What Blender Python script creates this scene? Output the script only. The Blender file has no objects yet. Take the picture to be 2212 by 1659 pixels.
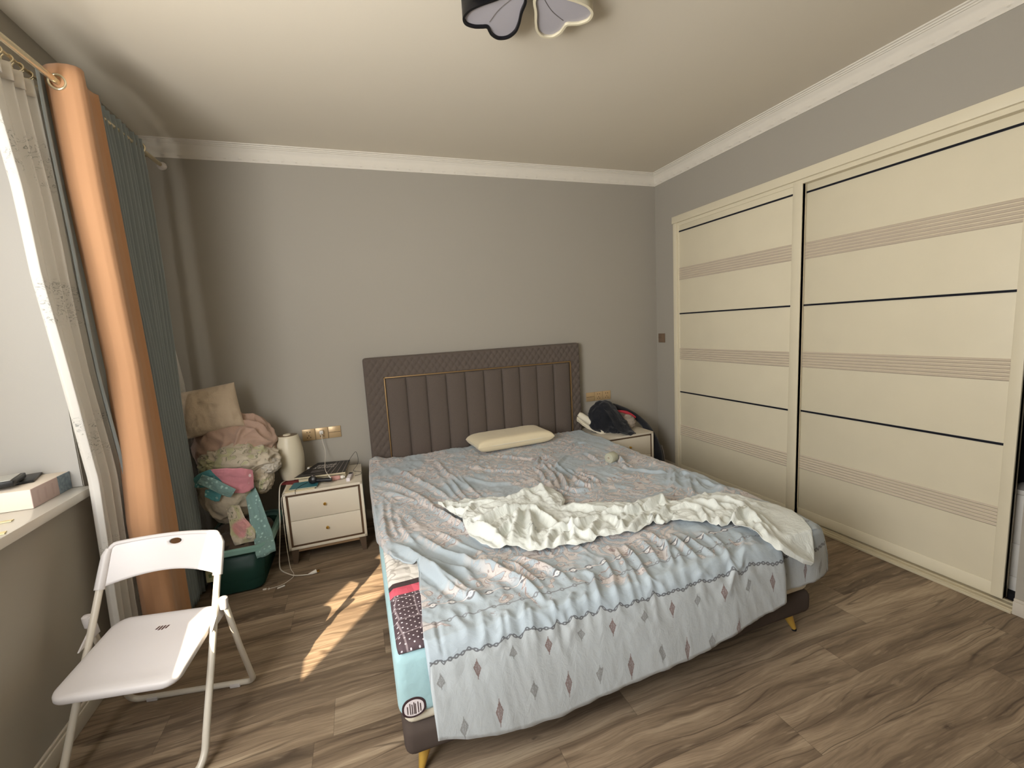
import bpy, bmesh, math, random
import numpy as np
from mathutils import Vector, Matrix

scene = bpy.context.scene
COL = scene.collection
PI = math.pi

# ---------------------------------------------------------------- camera
cam_data = bpy.data.cameras.new('camera')
cam_data.sensor_fit = 'HORIZONTAL'; cam_data.sensor_width = 36.0
cam_data.lens = 952.53 / 2212.0 * 36.0
cam_data.clip_start = 0.02; cam_data.clip_end = 200
cam = bpy.data.objects.new('camera', cam_data); COL.objects.link(cam)
def look(yaw, pitch, roll):
    f = Vector((math.sin(yaw)*math.cos(pitch), math.cos(yaw)*math.cos(pitch), math.sin(pitch)))
    r = Vector((math.cos(yaw), -math.sin(yaw), 0)); u = r.cross(f)
    c, s = math.cos(roll), math.sin(roll)
    r2 = c*r + s*u; u2 = -s*r + c*u
    return Matrix((r2, u2, -f)).transposed()
cam.matrix_world = Matrix.Translation((1.1247, -3.4924, 1.416)) @ look(0.3356, -0.1285, -0.0576).to_4x4()
scene.camera = cam

# ---------------------------------------------------------------- world, sun, daylight, exposure
world = bpy.data.worlds.new('world'); scene.world = world; world.use_nodes = True
wn = world.node_tree.nodes; wl = world.node_tree.links
sky = wn.new('ShaderNodeTexSky'); sky.sky_type = 'NISHITA'
sky.sun_disc = False; sky.sun_elevation = math.radians(33.5); sky.sun_rotation = math.radians(200)
sky.dust_density = 4.0
wl.new(sky.outputs[0], wn['Background'].inputs[0]); wn['Background'].inputs[1].default_value = 0.12

sun_data = bpy.data.lights.new('sun', 'SUN'); sun_data.energy = 13.0; sun_data.angle = math.radians(0.6)
sun_data.color = (1.0, 0.82, 0.60)
sun = bpy.data.objects.new('sun', sun_data); COL.objects.link(sun)
sun.rotation_euler = Vector((0.87, 1.23, -1.0)).to_track_quat('-Z', 'Y').to_euler()

day_data = bpy.data.lights.new('window_daylight', 'AREA'); day_data.shape = 'RECTANGLE'
day_data.size = 1.40; day_data.size_y = 1.9; day_data.energy = 62.0; day_data.spread = math.radians(150); day_data.color = (0.97, 0.985, 1.0)
day = bpy.data.objects.new('window_daylight', day_data); COL.objects.link(day)
day.location = (-0.40, -3.02, 1.58); day.rotation_euler = (0, -PI/2+math.radians(16), math.radians(38))
# added fill lamp that brightens the ceiling, standing in for ground and sill bounce
up_data = bpy.data.lights.new('ceiling_fill', 'AREA'); up_data.shape = 'RECTANGLE'
up_data.size = 0.5; up_data.size_y = 1.9; up_data.energy = 44.0; up_data.color = (1.0, 0.97, 0.92); up_data.spread = math.radians(140)
upl = bpy.data.objects.new('ceiling_fill', up_data); COL.objects.link(upl)
upl.location = (-0.38, -3.15, 1.10); upl.rotation_euler = Vector((0.55, 0.35, 1.5)).to_track_quat('-Z', 'Y').to_euler()
upl.rotation_euler.rotate_axis('Z', PI/2)

vs = scene.view_settings
vs.view_transform = 'Standard'; vs.look = 'None'; vs.gamma = 1.0; vs.use_curve_mapping = False
vs.exposure = 0.70

# ================================================================ helpers
def srgb(r, g, b):
    def c(v):
        v /= 255.0
        return v/12.92 if v <= 0.04045 else ((v+0.055)/1.055)**2.4
    return (c(r), c(g), c(b), 1.0)

class NT:
    """node tree with a tiny expression language"""
    def __init__(s, name, rough=0.6, spec=0.3, metal=0.0, sheen=0.0):
        s.m = bpy.data.materials.new(name); s.m.use_nodes = True
        s.t = s.m.node_tree; s.n = s.t.nodes; s.l = s.t.links
        s.b = s.n['Principled BSDF']; s.out = s.n['Material Output']
        s.b.inputs['Roughness'].default_value = rough; s.b.inputs['Specular IOR Level'].default_value = spec
        s.b.inputs['Metallic'].default_value = metal
        if sheen: s.b.inputs['Sheen Weight'].default_value = sheen
    def put(s, sock, v):
        if isinstance(v, E): s.l.new(v.o, sock)
        elif v is not None:
            if sock.type == 'RGBA' and not hasattr(v, '__len__'): v = (v, v, v, 1)
            sock.default_value = v
    def math(s, op, a, b=None, c=None):
        n = s.n.new('ShaderNodeMath'); n.operation = op
        s.put(n.inputs[0], a); s.put(n.inputs[1], b)
        if c is not None: s.put(n.inputs[2], c)
        return E(s, n.outputs[0])
    def uv(s):
        n = s.n.new('ShaderNodeTexCoord'); return s.split(n.outputs['UV'])
    def obj(s):
        n = s.n.new('ShaderNodeTexCoord'); return s.split(n.outputs['Object'])
    def split(s, o):
        m = s.n.new('ShaderNodeSeparateXYZ'); s.l.new(o, m.inputs[0])
        return E(s, m.outputs[0]), E(s, m.outputs[1]), E(s, m.outputs[2])
    def vec(s, x, y=0.0, z=0.0):
        n = s.n.new('ShaderNodeCombineXYZ')
        for i, v in enumerate((x, y, z)): s.put(n.inputs[i], v)
        return E(s, n.outputs[0])
    def noise(s, v, scale=1.0, detail=2.0, rough=0.5, dist=0.0):
        n = s.n.new('ShaderNodeTexNoise'); s.l.new(v.o, n.inputs['Vector'])
        n.inputs['Scale'].default_value = scale; n.inputs['Detail'].default_value = detail
        n.inputs['Roughness'].default_value = rough; n.inputs['Distortion'].default_value = dist
        return E(s, n.outputs[0])
    def voronoi(s, v, scale=1.0, feature='F1', rnd=1.0, out=0):
        n = s.n.new('ShaderNodeTexVoronoi'); n.feature = feature; s.l.new(v.o, n.inputs['Vector'])
        n.inputs['Scale'].default_value = scale; n.inputs['Randomness'].default_value = rnd
        return E(s, n.outputs[out])
    def rand(s, v):
        n = s.n.new('ShaderNodeTexWhiteNoise'); n.noise_dimensions = '3D'; s.l.new(v.o, n.inputs['Vector'])
        return E(s, n.outputs[0])
    def step(s, x, a, b):   # smooth 0..1 between a and b
        n = s.n.new('ShaderNodeMapRange'); n.interpolation_type = 'SMOOTHSTEP'
        s.put(n.inputs[0], x); s.put(n.inputs[1], a); s.put(n.inputs[2], b); return E(s, n.outputs[0])
    def mix(s, f, a, b):
        n = s.n.new('ShaderNodeMix'); n.data_type = 'RGBA'
        s.put(n.inputs[0], f); s.put(n.inputs[6], a); s.put(n.inputs[7], b); return E(s, n.outputs[2])
    def ramp(s, f, stops):
        n = s.n.new('ShaderNodeValToRGB'); r = n.color_ramp
        while len(r.elements) < len(stops): r.elements.new(0.5)
        for e, (p, c) in zip(r.elements, stops): e.position = p; e.color = c
        s.put(n.inputs[0], f); return E(s, n.outputs[0])
    def color(s, c): s.put(s.b.inputs['Base Color'], c); return s
    def bump(s, h, strength=0.3, dist=0.01):
        n = s.n.new('ShaderNodeBump'); n.inputs['Strength'].default_value = strength
        n.inputs['Distance'].default_value = dist; s.l.new(h.o, n.inputs['Height'])
        s.l.new(n.outputs[0], s.b.inputs['Normal']); return s
    def translucent(s, amount, col):
        tr = s.n.new('ShaderNodeBsdfTranslucent'); s.put(tr.inputs[0], col)
        mx = s.n.new('ShaderNodeMixShader'); mx.inputs[0].default_value = amount
        s.l.new(s.b.outputs[0], mx.inputs[1]); s.l.new(tr.outputs[0], mx.inputs[2]); s.l.new(mx.outputs[0], s.out.inputs[0])
        s.last = mx; return s
    def see_through(s, amount, col=(1, 1, 1, 1)):
        tr = s.n.new('ShaderNodeBsdfTransparent'); s.put(tr.inputs[0], col)
        mx = s.n.new('ShaderNodeMixShader'); s.put(mx.inputs[0], amount)
        src = s.last.outputs[0] if hasattr(s, 'last') else s.b.outputs[0]
        s.l.new(src, mx.inputs[1]); s.l.new(tr.outputs[0], mx.inputs[2]); s.l.new(mx.outputs[0], s.out.inputs[0])
        return s

class E:
    def __init__(s, nt, o): s.nt = nt; s.o = o
    def __add__(a, b): return a.nt.math('ADD', a, b)
    __radd__ = __add__
    def __sub__(a, b): return a.nt.math('SUBTRACT', a, b)
    def __rsub__(a, b): return a.nt.math('SUBTRACT', b, a)
    def __mul__(a, b): return a.nt.math('MULTIPLY', a, b)
    __rmul__ = __mul__
    def __truediv__(a, b): return a.nt.math('DIVIDE', a, b)
    def abs(a): return a.nt.math('ABSOLUTE', a)
    def fract(a): return a.nt.math('FRACT', a)
    def floor(a): return a.nt.math('FLOOR', a)
    def sin(a): return a.nt.math('SINE', a)
    def sqrt(a): return a.nt.math('SQRT', a)
    def lt(a, b): return a.nt.math('LESS_THAN', a, b)
    def gt(a, b): return a.nt.math('GREATER_THAN', a, b)
    def min(a, b): return a.nt.math('MINIMUM', a, b)
    def max(a, b): return a.nt.math('MAXIMUM', a, b)

def plain(name, rgb, rough=0.6, spec=0.3, metal=0.0, grain=0.0, gscale=300.0, sheen=0.0):
    t = NT(name, rough, spec, metal, sheen)
    c = srgb(*rgb)
    x, y, z = t.obj(); v = t.vec(x, y, z)
    n = t.noise(v, 6.0, 3.0)
    dark = tuple(k*0.93 for k in c[:3]) + (1,)
    t.color(t.mix(n, dark, c))
    if grain: t.bump(t.noise(v, gscale, 2.0), grain, 0.002)
    return t.m

# ---- meshes
class MB:
    def __init__(s): s.v = []; s.f = []; s.uv = []
    def add(s, verts, faces, uvs=None):
        o = len(s.v); s.v += [tuple(p) for p in verts]; s.f += [tuple(i+o for i in f) for f in faces]
        s.uv += list(uvs) if uvs is not None else [(p[0], p[1]) for p in verts]
        return s
    def box(s, x0, x1, y0, y1, z0, z1, bev=0.0, seg=2):
        bm = bmesh.new(); bmesh.ops.create_cube(bm, size=1)
        for v in bm.verts:
            v.co = Vector((x0+(v.co.x+.5)*(x1-x0), y0+(v.co.y+.5)*(y1-y0), z0+(v.co.z+.5)*(z1-z0)))
        if bev: bmesh.ops.bevel(bm, geom=bm.edges[:], offset=bev, segments=seg, affect='EDGES', profile=0.5)
        bm.verts.index_update()
        s.add([v.co[:] for v in bm.verts], [[v.index for v in f.verts] for f in bm.faces]); bm.free(); return s
    def tube(s, pts, r, n=10, cap=True, closed=False):
        P = [Vector(p) for p in pts]; m = len(P); rr = r if hasattr(r, '__len__') else [r]*m
        T = []
        for i in range(m):
            a = P[(i-1) % m] if (closed or i > 0) else P[i]; b = P[(i+1) % m] if (closed or i < m-1) else P[i]
            T.append((b-a).normalized())
        ref = Vector((0, 0, 1)) if abs(T[0].z) < .9 else Vector((1, 0, 0))
        N = T[0].cross(ref).normalized(); V = []; F = []
        for i in range(m):
            N = (N - T[i]*N.dot(T[i])).normalized(); B = T[i].cross(N)
            for k in range(n):
                a = 2*PI*k/n; V.append(P[i] + (N*math.cos(a)+B*math.sin(a))*rr[i])
        for i in range(m if closed else m-1):
            j = (i+1) % m
            for k in range(n): F.append((i*n+k, i*n+(k+1) % n, j*n+(k+1) % n, j*n+k))
        if cap and not closed: F.append(tuple(range(n))[::-1]); F.append(tuple((m-1)*n+k for k in range(n)))
        s.add(V, F); return s
    def lathe(s, prof, n=32, c=(0, 0, 0)):
        V = []; F = []; m = len(prof)
        for (r, z) in prof:
            for k in range(n):
                a = 2*PI*k/n; V.append((c[0]+max(r, 1e-5)*math.cos(a), c[1]+max(r, 1e-5)*math.sin(a), c[2]+z))
        for i in range(m-1):
            for k in range(n): F.append((i*n+k, i*n+(k+1) % n, (i+1)*n+(k+1) % n, (i+1)*n+k))
        s.add(V, F); return s
    def prism(s, poly, z0, z1):
        n = len(poly); V = [(x, y, z0) for x, y in poly] + [(x, y, z1) for x, y in poly]
        F = [tuple(range(n))[::-1], tuple(range(n, 2*n))] + [(i, (i+1) % n, n+(i+1) % n, n+i) for i in range(n)]
        s.add(V, F); return s
    def grid(s, P, uv=None, closed_u=False):
        """P: array (nv, nu, 3)"""
        nv, nu = P.shape[:2]; F = []
        for j in range(nv-1):
            for i in range(nu if closed_u else nu-1):
                k = (i+1) % nu; F.append((j*nu+i, j*nu+k, (j+1)*nu+k, (j+1)*nu+i))
        s.add(P.reshape(-1, 3).tolist(), F, uv.reshape(-1, 2).tolist() if uv is not None else None); return s
    def xf(s, M):
        s.v = [tuple(M @ Vector(p)) for p in s.v]; return s
    def obj(s, name, mat, parent=None, smooth=True, solid=0.0, auto=40, sub=0, off=-1):
        me = bpy.data.meshes.new(name); me.from_pydata(s.v, [], s.f)
        ul = me.uv_layers.new(name='UVMap')
        li = np.empty(len(me.loops), dtype=np.int32); me.loops.foreach_get('vertex_index', li)
        ul.data.foreach_set('uv', np.array(s.uv, dtype=np.float32)[li].ravel())
        me.update()
        bm = bmesh.new(); bm.from_mesh(me)
        if not solid: bmesh.ops.recalc_face_normals(bm, faces=bm.faces[:])
        if smooth:
            for f in bm.faces: f.smooth = True
            if auto < 180:
                lim = math.radians(auto)
                for e in bm.edges:
                    if len(e.link_faces) == 2 and e.calc_face_angle(0) > lim: e.smooth = False
        bm.to_mesh(me); bm.free()
        if mat: me.materials.append(mat)
        o = bpy.data.objects.new(name, me); COL.objects.link(o)
        if parent: o.parent = parent; o.matrix_parent_inverse = Matrix.Identity(4)
        if sub:
            md = o.modifiers.new('subd', 'SUBSURF'); md.levels = sub; md.render_levels = sub
        if solid:
            md = o.modifiers.new('solid', 'SOLIDIFY'); md.thickness = solid; md.offset = off
        return o

def tag(o, label=None, cat=None, group=None, kind=None):
    if label: o['label'] = label
    if cat: o['category'] = cat
    if group: o['group'] = group
    if kind: o['kind'] = kind
    return o
def thing(name, label, cat, loc=(0, 0, 0), rz=0.0, group=None):
    o = bpy.data.objects.new(name, None); o.empty_display_size = 0.05; COL.objects.link(o)
    o.location = loc; o.rotation_euler = (0, 0, rz); return tag(o, label, cat, group)
def struct(o): o['kind'] = 'structure'; return o
def rel(mb, root):   # mesh written in room coordinates, moved into its thing's frame
    M = Matrix.Translation(root.location) @ Matrix.Rotation(root.rotation_euler.z, 4, 'Z')
    return mb.xf(M.inverted())
def spline(pts, n=12):
    P = [Vector(p) for p in pts]; out = []
    for i in range(len(P)-1):
        p0 = P[max(i-1, 0)]; p1 = P[i]; p2 = P[i+1]; p3 = P[min(i+2, len(P)-1)]
        for k in range(n):
            t = k/n
            out.append(0.5*((2*p1)+(p2-p0)*t+(2*p0-5*p1+4*p2-p3)*t*t+(3*p1-p0-3*p2+p3)*t**3))
    out.append(P[-1]); return out

# value noise for cloth
_rs = np.random.RandomState(7)
_tab = _rs.rand(64, 64, 64).astype(np.float32)
def vnoise(x, y, z=0.0):
    x = np.asarray(x, float); y = np.asarray(y, float); z = np.asarray(z, float)+np.zeros_like(x)
    xi = np.floor(x).astype(int); yi = np.floor(y).astype(int); zi = np.floor(z).astype(int)
    fx = x-xi; fy = y-yi; fz = z-zi
    fx = fx*fx*(3-2*fx); fy = fy*fy*(3-2*fy); fz = fz*fz*(3-2*fz)
    g = lambda a, b, c: _tab[(xi+a) % 64, (yi+b) % 64, (zi+c) % 64]
    l = lambda a, b, t: a+(b-a)*t
    r = l(l(l(g(0,0,0), g(1,0,0), fx), l(g(0,1,0), g(1,1,0), fx), fy), l(l(g(0,0,1), g(1,0,1), fx), l(g(0,1,1), g(1,1,1), fx), fy), fz)
    return r*2-1
def ridged(x, y, z=0.0): return 1-2*np.abs(vnoise(x, y, z))
def folds(X, Y, data):
    H = np.zeros_like(X)
    for pts, w, h in data:
        D = np.full_like(X, 9.0); S = np.zeros_like(X); L = 0.0; side = np.zeros_like(X)
        tot = sum(math.dist(pts[i], pts[i+1]) for i in range(len(pts)-1)) or 1
        x0 = min(p[0] for p in pts)-5*w; x1 = max(p[0] for p in pts)+5*w; y0 = min(p[1] for p in pts)-5*w; y1 = max(p[1] for p in pts)+5*w
        idx = (X > x0) & (X < x1) & (Y > y0) & (Y < y1)
        if not idx.any(): continue
        xs = X[idx]; ys = Y[idx]; d = np.full(xs.shape, 9.0); s = np.zeros_like(xs); sd = np.zeros_like(xs)
        for i in range(len(pts)-1):
            ax, ay = pts[i]; bx, by = pts[i+1]; ux, uy = bx-ax, by-ay; l2 = ux*ux+uy*uy+1e-12; l = math.sqrt(l2)
            t = np.clip(((xs-ax)*ux+(ys-ay)*uy)/l2, 0, 1)
            q = np.hypot(xs-ax-t*ux, ys-ay-t*uy); m = q < d
            d[m] = q[m]; s[m] = (L+t*l)[m]; sd[m] = np.sign((xs-ax)*uy-(ys-ay)*ux)[m]; L += l
        fade = np.clip(np.minimum(s, tot-s)/(0.25*tot+1e-9), 0, 1)**0.7
        u = d*sd/w
        H[idx] += h*fade*(1.08*np.exp(-1.15*np.abs(u)**1.35)-0.5*np.exp(-(u-1.6)**2)-0.2*np.exp(-(u+1.9)**2))
    return H

def disp_blob(center, scale, rot=(0, 0, 0), seed=0, amp=0.18, freq=2.2, sub=5, pinch=None, flat=None, power=1.0):
    """crumpled cloth bundle: subdivided sphere pushed about by ridged noise"""
    bm = bmesh.new(); bmesh.ops.create_icosphere(bm, subdivisions=sub, radius=1.0)
    P = np.array([v.co[:] for v in bm.verts]); F = [[v.index for v in f.verts] for f in bm.faces]; bm.free()
    if power != 1.0: P = np.sign(P)*np.abs(P)**power
    q = P*freq+seed*3.7
    warp = vnoise(q[:,0], q[:,1], q[:,2])
    r1 = ridged(q[:,0]+warp, q[:,1]-warp, q[:,2]); r2 = ridged(q[:,0]*2.3+9+warp*1.5, q[:,1]*2.3, q[:,2]*2.3); r3 = ridged(q[:,0]*5, q[:,1]*5+warp*2, q[:,2]*5)
    d = 1+amp*(r1*1.0+r2*0.42+r3*0.07)
    Q = P*d[:, None]
    uv = np.stack([np.arctan2(P[:,1], P[:,0])/PI, P[:,2]], 1)
    if pinch: Q = pinch(Q)
    Mx = Matrix.Translation(center) @ Matrix.Rotation(rot[2], 4, 'Z') @ Matrix.Rotation(rot[1], 4, 'Y') @ Matrix.Rotation(rot[0], 4, 'X') @ Matrix.Diagonal((*scale, 1))
    A = np.array(Mx); Q = Q @ A[:3, :3].T + A[:3, 3]
    mb = MB(); mb.add(Q.tolist(), F, uv.tolist()); return mb

# ================================================================ materials
def wall_mat(name, rgb, bump=0.12):
    t = NT(name, 0.85, 0.2); x, y, z = t.obj(); v = t.vec(x, y, z); c = srgb(*rgb)
    t.color(t.mix(t.noise(v, 1.3, 3.0), tuple(k*0.96 for k in c[:3])+(1,), c)); t.bump(t.noise(v, 160, 3.0), bump, 0.002); return t.m
M_wall = wall_mat('wall_taupe_paint', (166, 160, 149))
M_ceiling = wall_mat('ceiling_paint', (222, 213, 196), 0.08)
M_reveal = wall_mat('window_reveal_paint', (176, 173, 168))
M_plaster = plain('white_plaster_moulding', (226, 219, 206), 0.6, 0.3)
M_base = plain('white_baseboard', (205, 196, 182), 0.5)
M_sill = plain('white_stone_sill', (225, 222, 214), 0.25, 0.5)
M_wardrobe = plain('cream_lacquer', (226, 216, 190), 0.42, 0.4, grain=0.05)
M_wardrobe_line = plain('dark_inlay', (22, 24, 34), 0.35)
M_wardrobe_groove = plain('grooved_strip', (204, 190, 170), 0.5)
M_track = plain('track_metal', (196, 184, 156), 0.35, 0.5)
M_dark = plain('dark_interior', (20, 20, 24), 0.8)
M_white = plain('white_laminate', (222, 216, 206), 0.4)
M_gold = plain('brushed_gold', (196, 160, 96), 0.3, 0.5, 1.0)
M_socket = plain('gold_socket_plastic', (196, 168, 128), 0.35, 0.5, 0.35)
M_hole = plain('socket_hole', (36, 26, 22), 0.8)
M_switch = plain('bronze_switch', (128, 106, 86), 0.4, 0.4, 0.2)

def floor_mat():
    t = NT('oak_laminate_planks', 0.5, 0.3); x, y, z = t.obj()
    PW, PL = 0.175, 1.22
    row = (y/PW).floor(); rr = t.rand(t.vec(row, 3.1, 0.0))
    xs = x + rr*PL; colm = (xs/PL).floor(); pr = t.rand(t.vec(row, colm, 1.7)); pr2 = t.rand(t.vec(row, colm, 8.3))
    warp = t.noise(t.vec(x*2.2+pr*7.0, y*5.0+pr*5.0, 0.0), 1.0, 2.0)
    yy = y + (warp-0.5)*0.085
    base = t.noise(t.vec(x*1.1+pr*17.0, yy*17.0+pr2*9.0, pr*4.0), 1.0, 5.0, 0.68, 0.3)
    broad = t.noise(t.vec(x*0.8+pr2*17.0, yy*7.0, pr*4.0), 1.0, 2.0)
    rings = t.noise(t.vec(x*0.5+pr*11.0, yy*9.0, pr*3.0), 1.0, 1.0)
    lines = t.step(((rings*8.0).fract()-0.5).abs(), 0.40, 0.5)*t.step(t.noise(t.vec(x*1.5, y*6.0, 5.0), 1.0, 2.0), 0.42, 0.6)
    fine = t.noise(t.vec(x*6.0+pr*5.0, yy*170.0, 0.0), 1.0, 3.0, 0.65)
    c = t.ramp(base*0.6+broad*0.4, [(0.33, srgb(80, 67, 54)), (0.44, srgb(121, 103, 84)), (0.54, srgb(152, 132, 109)), (0.66, srgb(184, 164, 138))])
    c = t.mix(lines*0.68, c, srgb(62, 48, 37))
    c = t.mix(t.step(fine, 0.42, 0.72)*0.38, c, srgb(78, 63, 50))
    c = t.mix(t.step(t.noise(t.vec(x*9.0, yy*60.0, 3.0), 1.0, 3.0), 0.58, 0.72)*0.35, c, srgb(182, 162, 136))
    kn = t.voronoi(t.vec(x*1.6+pr*3.0, yy*3.6, 0.0), 1.5); km = (1.0-t.step(kn, 0.02, 0.11))*t.step(t.noise(t.vec(x*26.0, y*46.0, 0.0), 1.0, 3.0), 0.38, 0.6)
    c = t.mix(km*0.9, c, srgb(46, 35, 28))
    c = t.mix((pr-0.5)*0.3+0.12, c, srgb(96, 84, 71))
    fy = (y/PW).fract(); fx = (xs/PL).fract()
    seam = ((fy-0.5).abs().gt(0.4948)).max((fx-0.5).abs().gt(0.4992))
    c = t.mix(seam*0.4, c, srgb(52, 42, 33))
    t.color(c)
    t.bump(base*0.4 + fine*0.3 - lines*0.3 - seam*1.0, 0.2, 0.002)
    t.put(t.b.inputs['Roughness'], 0.45 + fine*0.2)
    return t.m
M_floor = floor_mat()

# ================================================================ the room
W, H, YF = 3.82, 2.70, -4.40
def slab(name, x0, x1, y0, y1, z0, z1, mat): return struct(MB().box(x0, x1, y0, y1, z0, z1).obj(name, mat, smooth=False))
slab('floor', -0.05, 4.6, YF-.1, .12, -0.12, 0, M_floor)
slab('ceiling', -0.6, 4.6, YF-.1, .12, H, H+.12, M_ceiling)
slab('wall_back', -0.15, 4.6, 0, 0.12, 0, H, M_wall)
slab('wall_front', -0.15, 4.6, YF-.1, YF, 0, H, M_wall)
m = MB()
m.box(-0.5, 0, -1.2, 0, 0, H); m.box(-0.5, 0, -4.05, -1.2, 0, 0.82); m.box(-0.5, 0, -4.05, -1.2, 2.42, H); m.box(-0.5, 0, YF, -4.05, 0, H)
struct(m.obj('wall_left', M_wall, smooth=False))
# lighter painted lining of the window recess
struct(MB().box(-0.47, -0.002, -1.206, -1.2, 0.86, 2.42).obj('trim_4', M_reveal, smooth=False))
m = MB()
m.box(W, W+.75, -0.262, 0, 0, H); m.box(W, W+.12, -2.487, -0.262, 2.262, H); m.box(W, W+.75, YF, -2.487, 0, H)
m.box(W+.66, W+.75, -2.487, -0.262, 0, H)
struct(m.obj('wall_right', M_wall, smooth=False))
# window sill
m = MB().box(-0.5, 0.035, -4.02, -1.203, 0.822, 0.858, 0.005)
struct(m.obj('trim_3', M_sill))
# window frame, glass, and added panels out of view that narrow the sunbeam
wroot = bpy.data.objects.new('window_1', None); COL.objects.link(wroot); wroot.location = (-0.47, -2.62, 0.86); struct(wroot)
m = MB()
for (a, b, c, d) in [(-4.05, -1.2, .86, .92), (-4.05, -1.2, 2.36, 2.42), (-4.05, -3.98, .86, 2.42), (-1.27, -1.2, .86, 2.42), (-2.87, -2.81, .86, 2.42), (-3.46, -3.40, .86, 2.42)]:
    m.box(-0.50, -0.45, a, b, c, d, 0.004)
rel(m, wroot).obj('window_frame', M_white, wroot)
tg = NT('window_glass', 0.05, 0.5).color((1, 1, 1, 1)).see_through(0.93)
rel(MB().box(-0.482, -0.476, -4.0, -1.25, 0.9, 2.38), wroot).obj('pane', tg.m, wroot, smooth=False)
tb = NT('sun_mask_fabric', 0.8).color(srgb(230, 226, 214)); tb.translucent(0.3, srgb(230, 226, 214))
rel(MB().box(-0.444, -0.441, -2.88, -1.24, 0.88, 2.38).box(-0.444, -0.441, -4.0, -3.38, 0.88, 2.38).box(-0.444, -0.441, -3.38, -2.88, 2.10, 2.38), wroot).obj('sun_mask', tb.m, wroot, smooth=False)

# crown moulding: profile swept along back and right wall
PROF = [(0, -0.100), (0.006, -0.100), (0.008, -0.090), (0.014, -0.084), (0.017, -0.070), (0.018, -0.050), (0.024, -0.036), (0.034, -0.028), (0.036, -0.023), (0.042, -0.021), (0.044, -0.016), (0.051, -0.014), (0.053, -0.008), (0.062, -0.006), (0.064, 0)]
def crown(name, along, length, place):
    n = int(length/0.008); m = MB(); P = np.zeros((len(PROF), n+1, 3))
    for i in range(n+1):
        s = length*i/n; ph = s/0.085 % 1.0
        for j, (d, z) in enumerate(PROF):
            e = 0
            if 2 <= j <= 4: e = 0.0035*max(0, math.sin(2*PI*ph+(j-3)*1.2))*(1 if j == 3 else .6)
            P[j, i] = place(s, d+e, z+H, length)
    m.grid(P); o = m.obj(name, M_plaster); return struct(o)
crown('trim_1', 'x', 3.82, lambda s, d, z, L: (min(s, W-d), -d, z))
crown('trim_2', 'y', 4.4, lambda s, d, z, L: (W-d, -max(s, d), z))
# baseboards
def board(name, x0, x1, y0, y1):
    m = MB().box(x0, x1, y0, y1, 0, 0.062, 0.003)
    if x1-x0 > y1-y0: m.box(x0, x1, y0+.006, y1, 0.06, 0.075, 0.003)
    else: m.box(x0 + (.006 if x0 > 1 else 0), x1 - (0 if x0 > 1 else .006), y0, y1, 0.06, 0.075, 0.003)
    return struct(m.obj(name, M_base))
board('baseboard_back', 0, W, -0.014, 0)
board('baseboard_left', 0, 0.016, YF, 0)
board('baseboard_right', W-.016, W, YF, -2.487)
board('baseboard_right', W-.016, W, -0.262, 0)

# ================================================================ wardrobe
wd = thing('sliding_wardrobe', 'built-in cream wardrobe with two sliding doors along the right wall', 'wardrobe', (3.86, -1.37, 0))
m = MB()
m.box(3.800, 3.86, -2.487, -0.245, 2.215, 2.272, 0.002)          # top rail
m.box(3.806, 3.86, -0.292, -0.252, 0, 2.215, 0.002)
m.box(3.82, 3.90, -2.487, -0.262, 2.19, 2.215)
rel(m, wd).obj('frame', M_wardrobe, wd)
m = MB().box(3.796, 3.90, -2.487, -0.262, 0, 0.014, 0.002).box(3.806, 3.812, -2.487, -0.262, 0.012, 0.02).box(3.838, 3.844, -2.487, -0.262, 0.012, 0.02).box(3.876, 3.882, -2.487, -0.262, 0.012, 0.02)
rel(m, wd).obj('floor_track', M_track, wd)
def sliding_door(x, y0, y1, stile):
    """y0 near the back wall, y1 nearer the camera; front face at x"""
    d = MB().box(x+.004, x+.026, y1, y0, 0.028, 2.213, 0.001)
    # raised edge stiles and rails
    d.box(x-.003, x+.038, y1, y1+stile, 0.022, 2.213, 0.003)
    d.box(x+.000, x+.03, y0-.018, y0, 0.022, 2.213, 0.003)
    d.box(x+.001, x+.03, y1, y0, 0.022, 0.085, 0.002)
    o = rel(d, wd).obj('door', M_wardrobe, wd)
    a, b = y1+stile, y0-.018
    for z in (2.141, 1.447, 0.757):
        rel(MB().box(x-.0005, x+.008, a, b, z-.0055, z+.0055), wd).obj('inlay_line', M_wardrobe_line, o, smooth=False)
    for z0, z1 in ((1.735, 1.842), (1.047, 1.152), (0.362, 0.462)):
        g = MB(); n = 6; pitch = (z1-z0)/n
        prof = []
        for k in range(n):
            zb = z0+k*pitch
            for q in range(8):
                tt = q/8; prof.append((zb+tt*pitch, -0.0055*math.sin(PI*min(1, tt/0.78)) if tt < .78 else 0.003))
        prof.append((z1, 0.003))
        P = np.zeros((len(prof), 2, 3))
        for j, (z, dx) in enumerate(prof): P[j, 0] = (x+.0035+dx, a, z); P[j, 1] = (x+.0035+dx, b, z)
        g.grid(P); rel(g, wd).obj('grooved_band', M_wardrobe_groove, o)
    return o
sliding_door(3.822, -0.292, -1.418, 0.062)
sliding_door(3.862, -1.375, -2.432, 0.042)
m = MB().box(3.93, 4.40, -2.485, -0.265, 0, 0.03).box(4.40, 4.44, -2.485, -0.265, 0, 2.2).box(3.93, 4.40, -2.487, -2.480, 0.03, 2.2)
rel(m, wd).obj('carcass', M_dark, wd, smooth=False)
drw = rel(MB().box(3.98, 4.38, -2.478, -1.9, 0.03, 0.53, 0.003), wd).obj('drawer_stack', M_white, wd)
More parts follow.
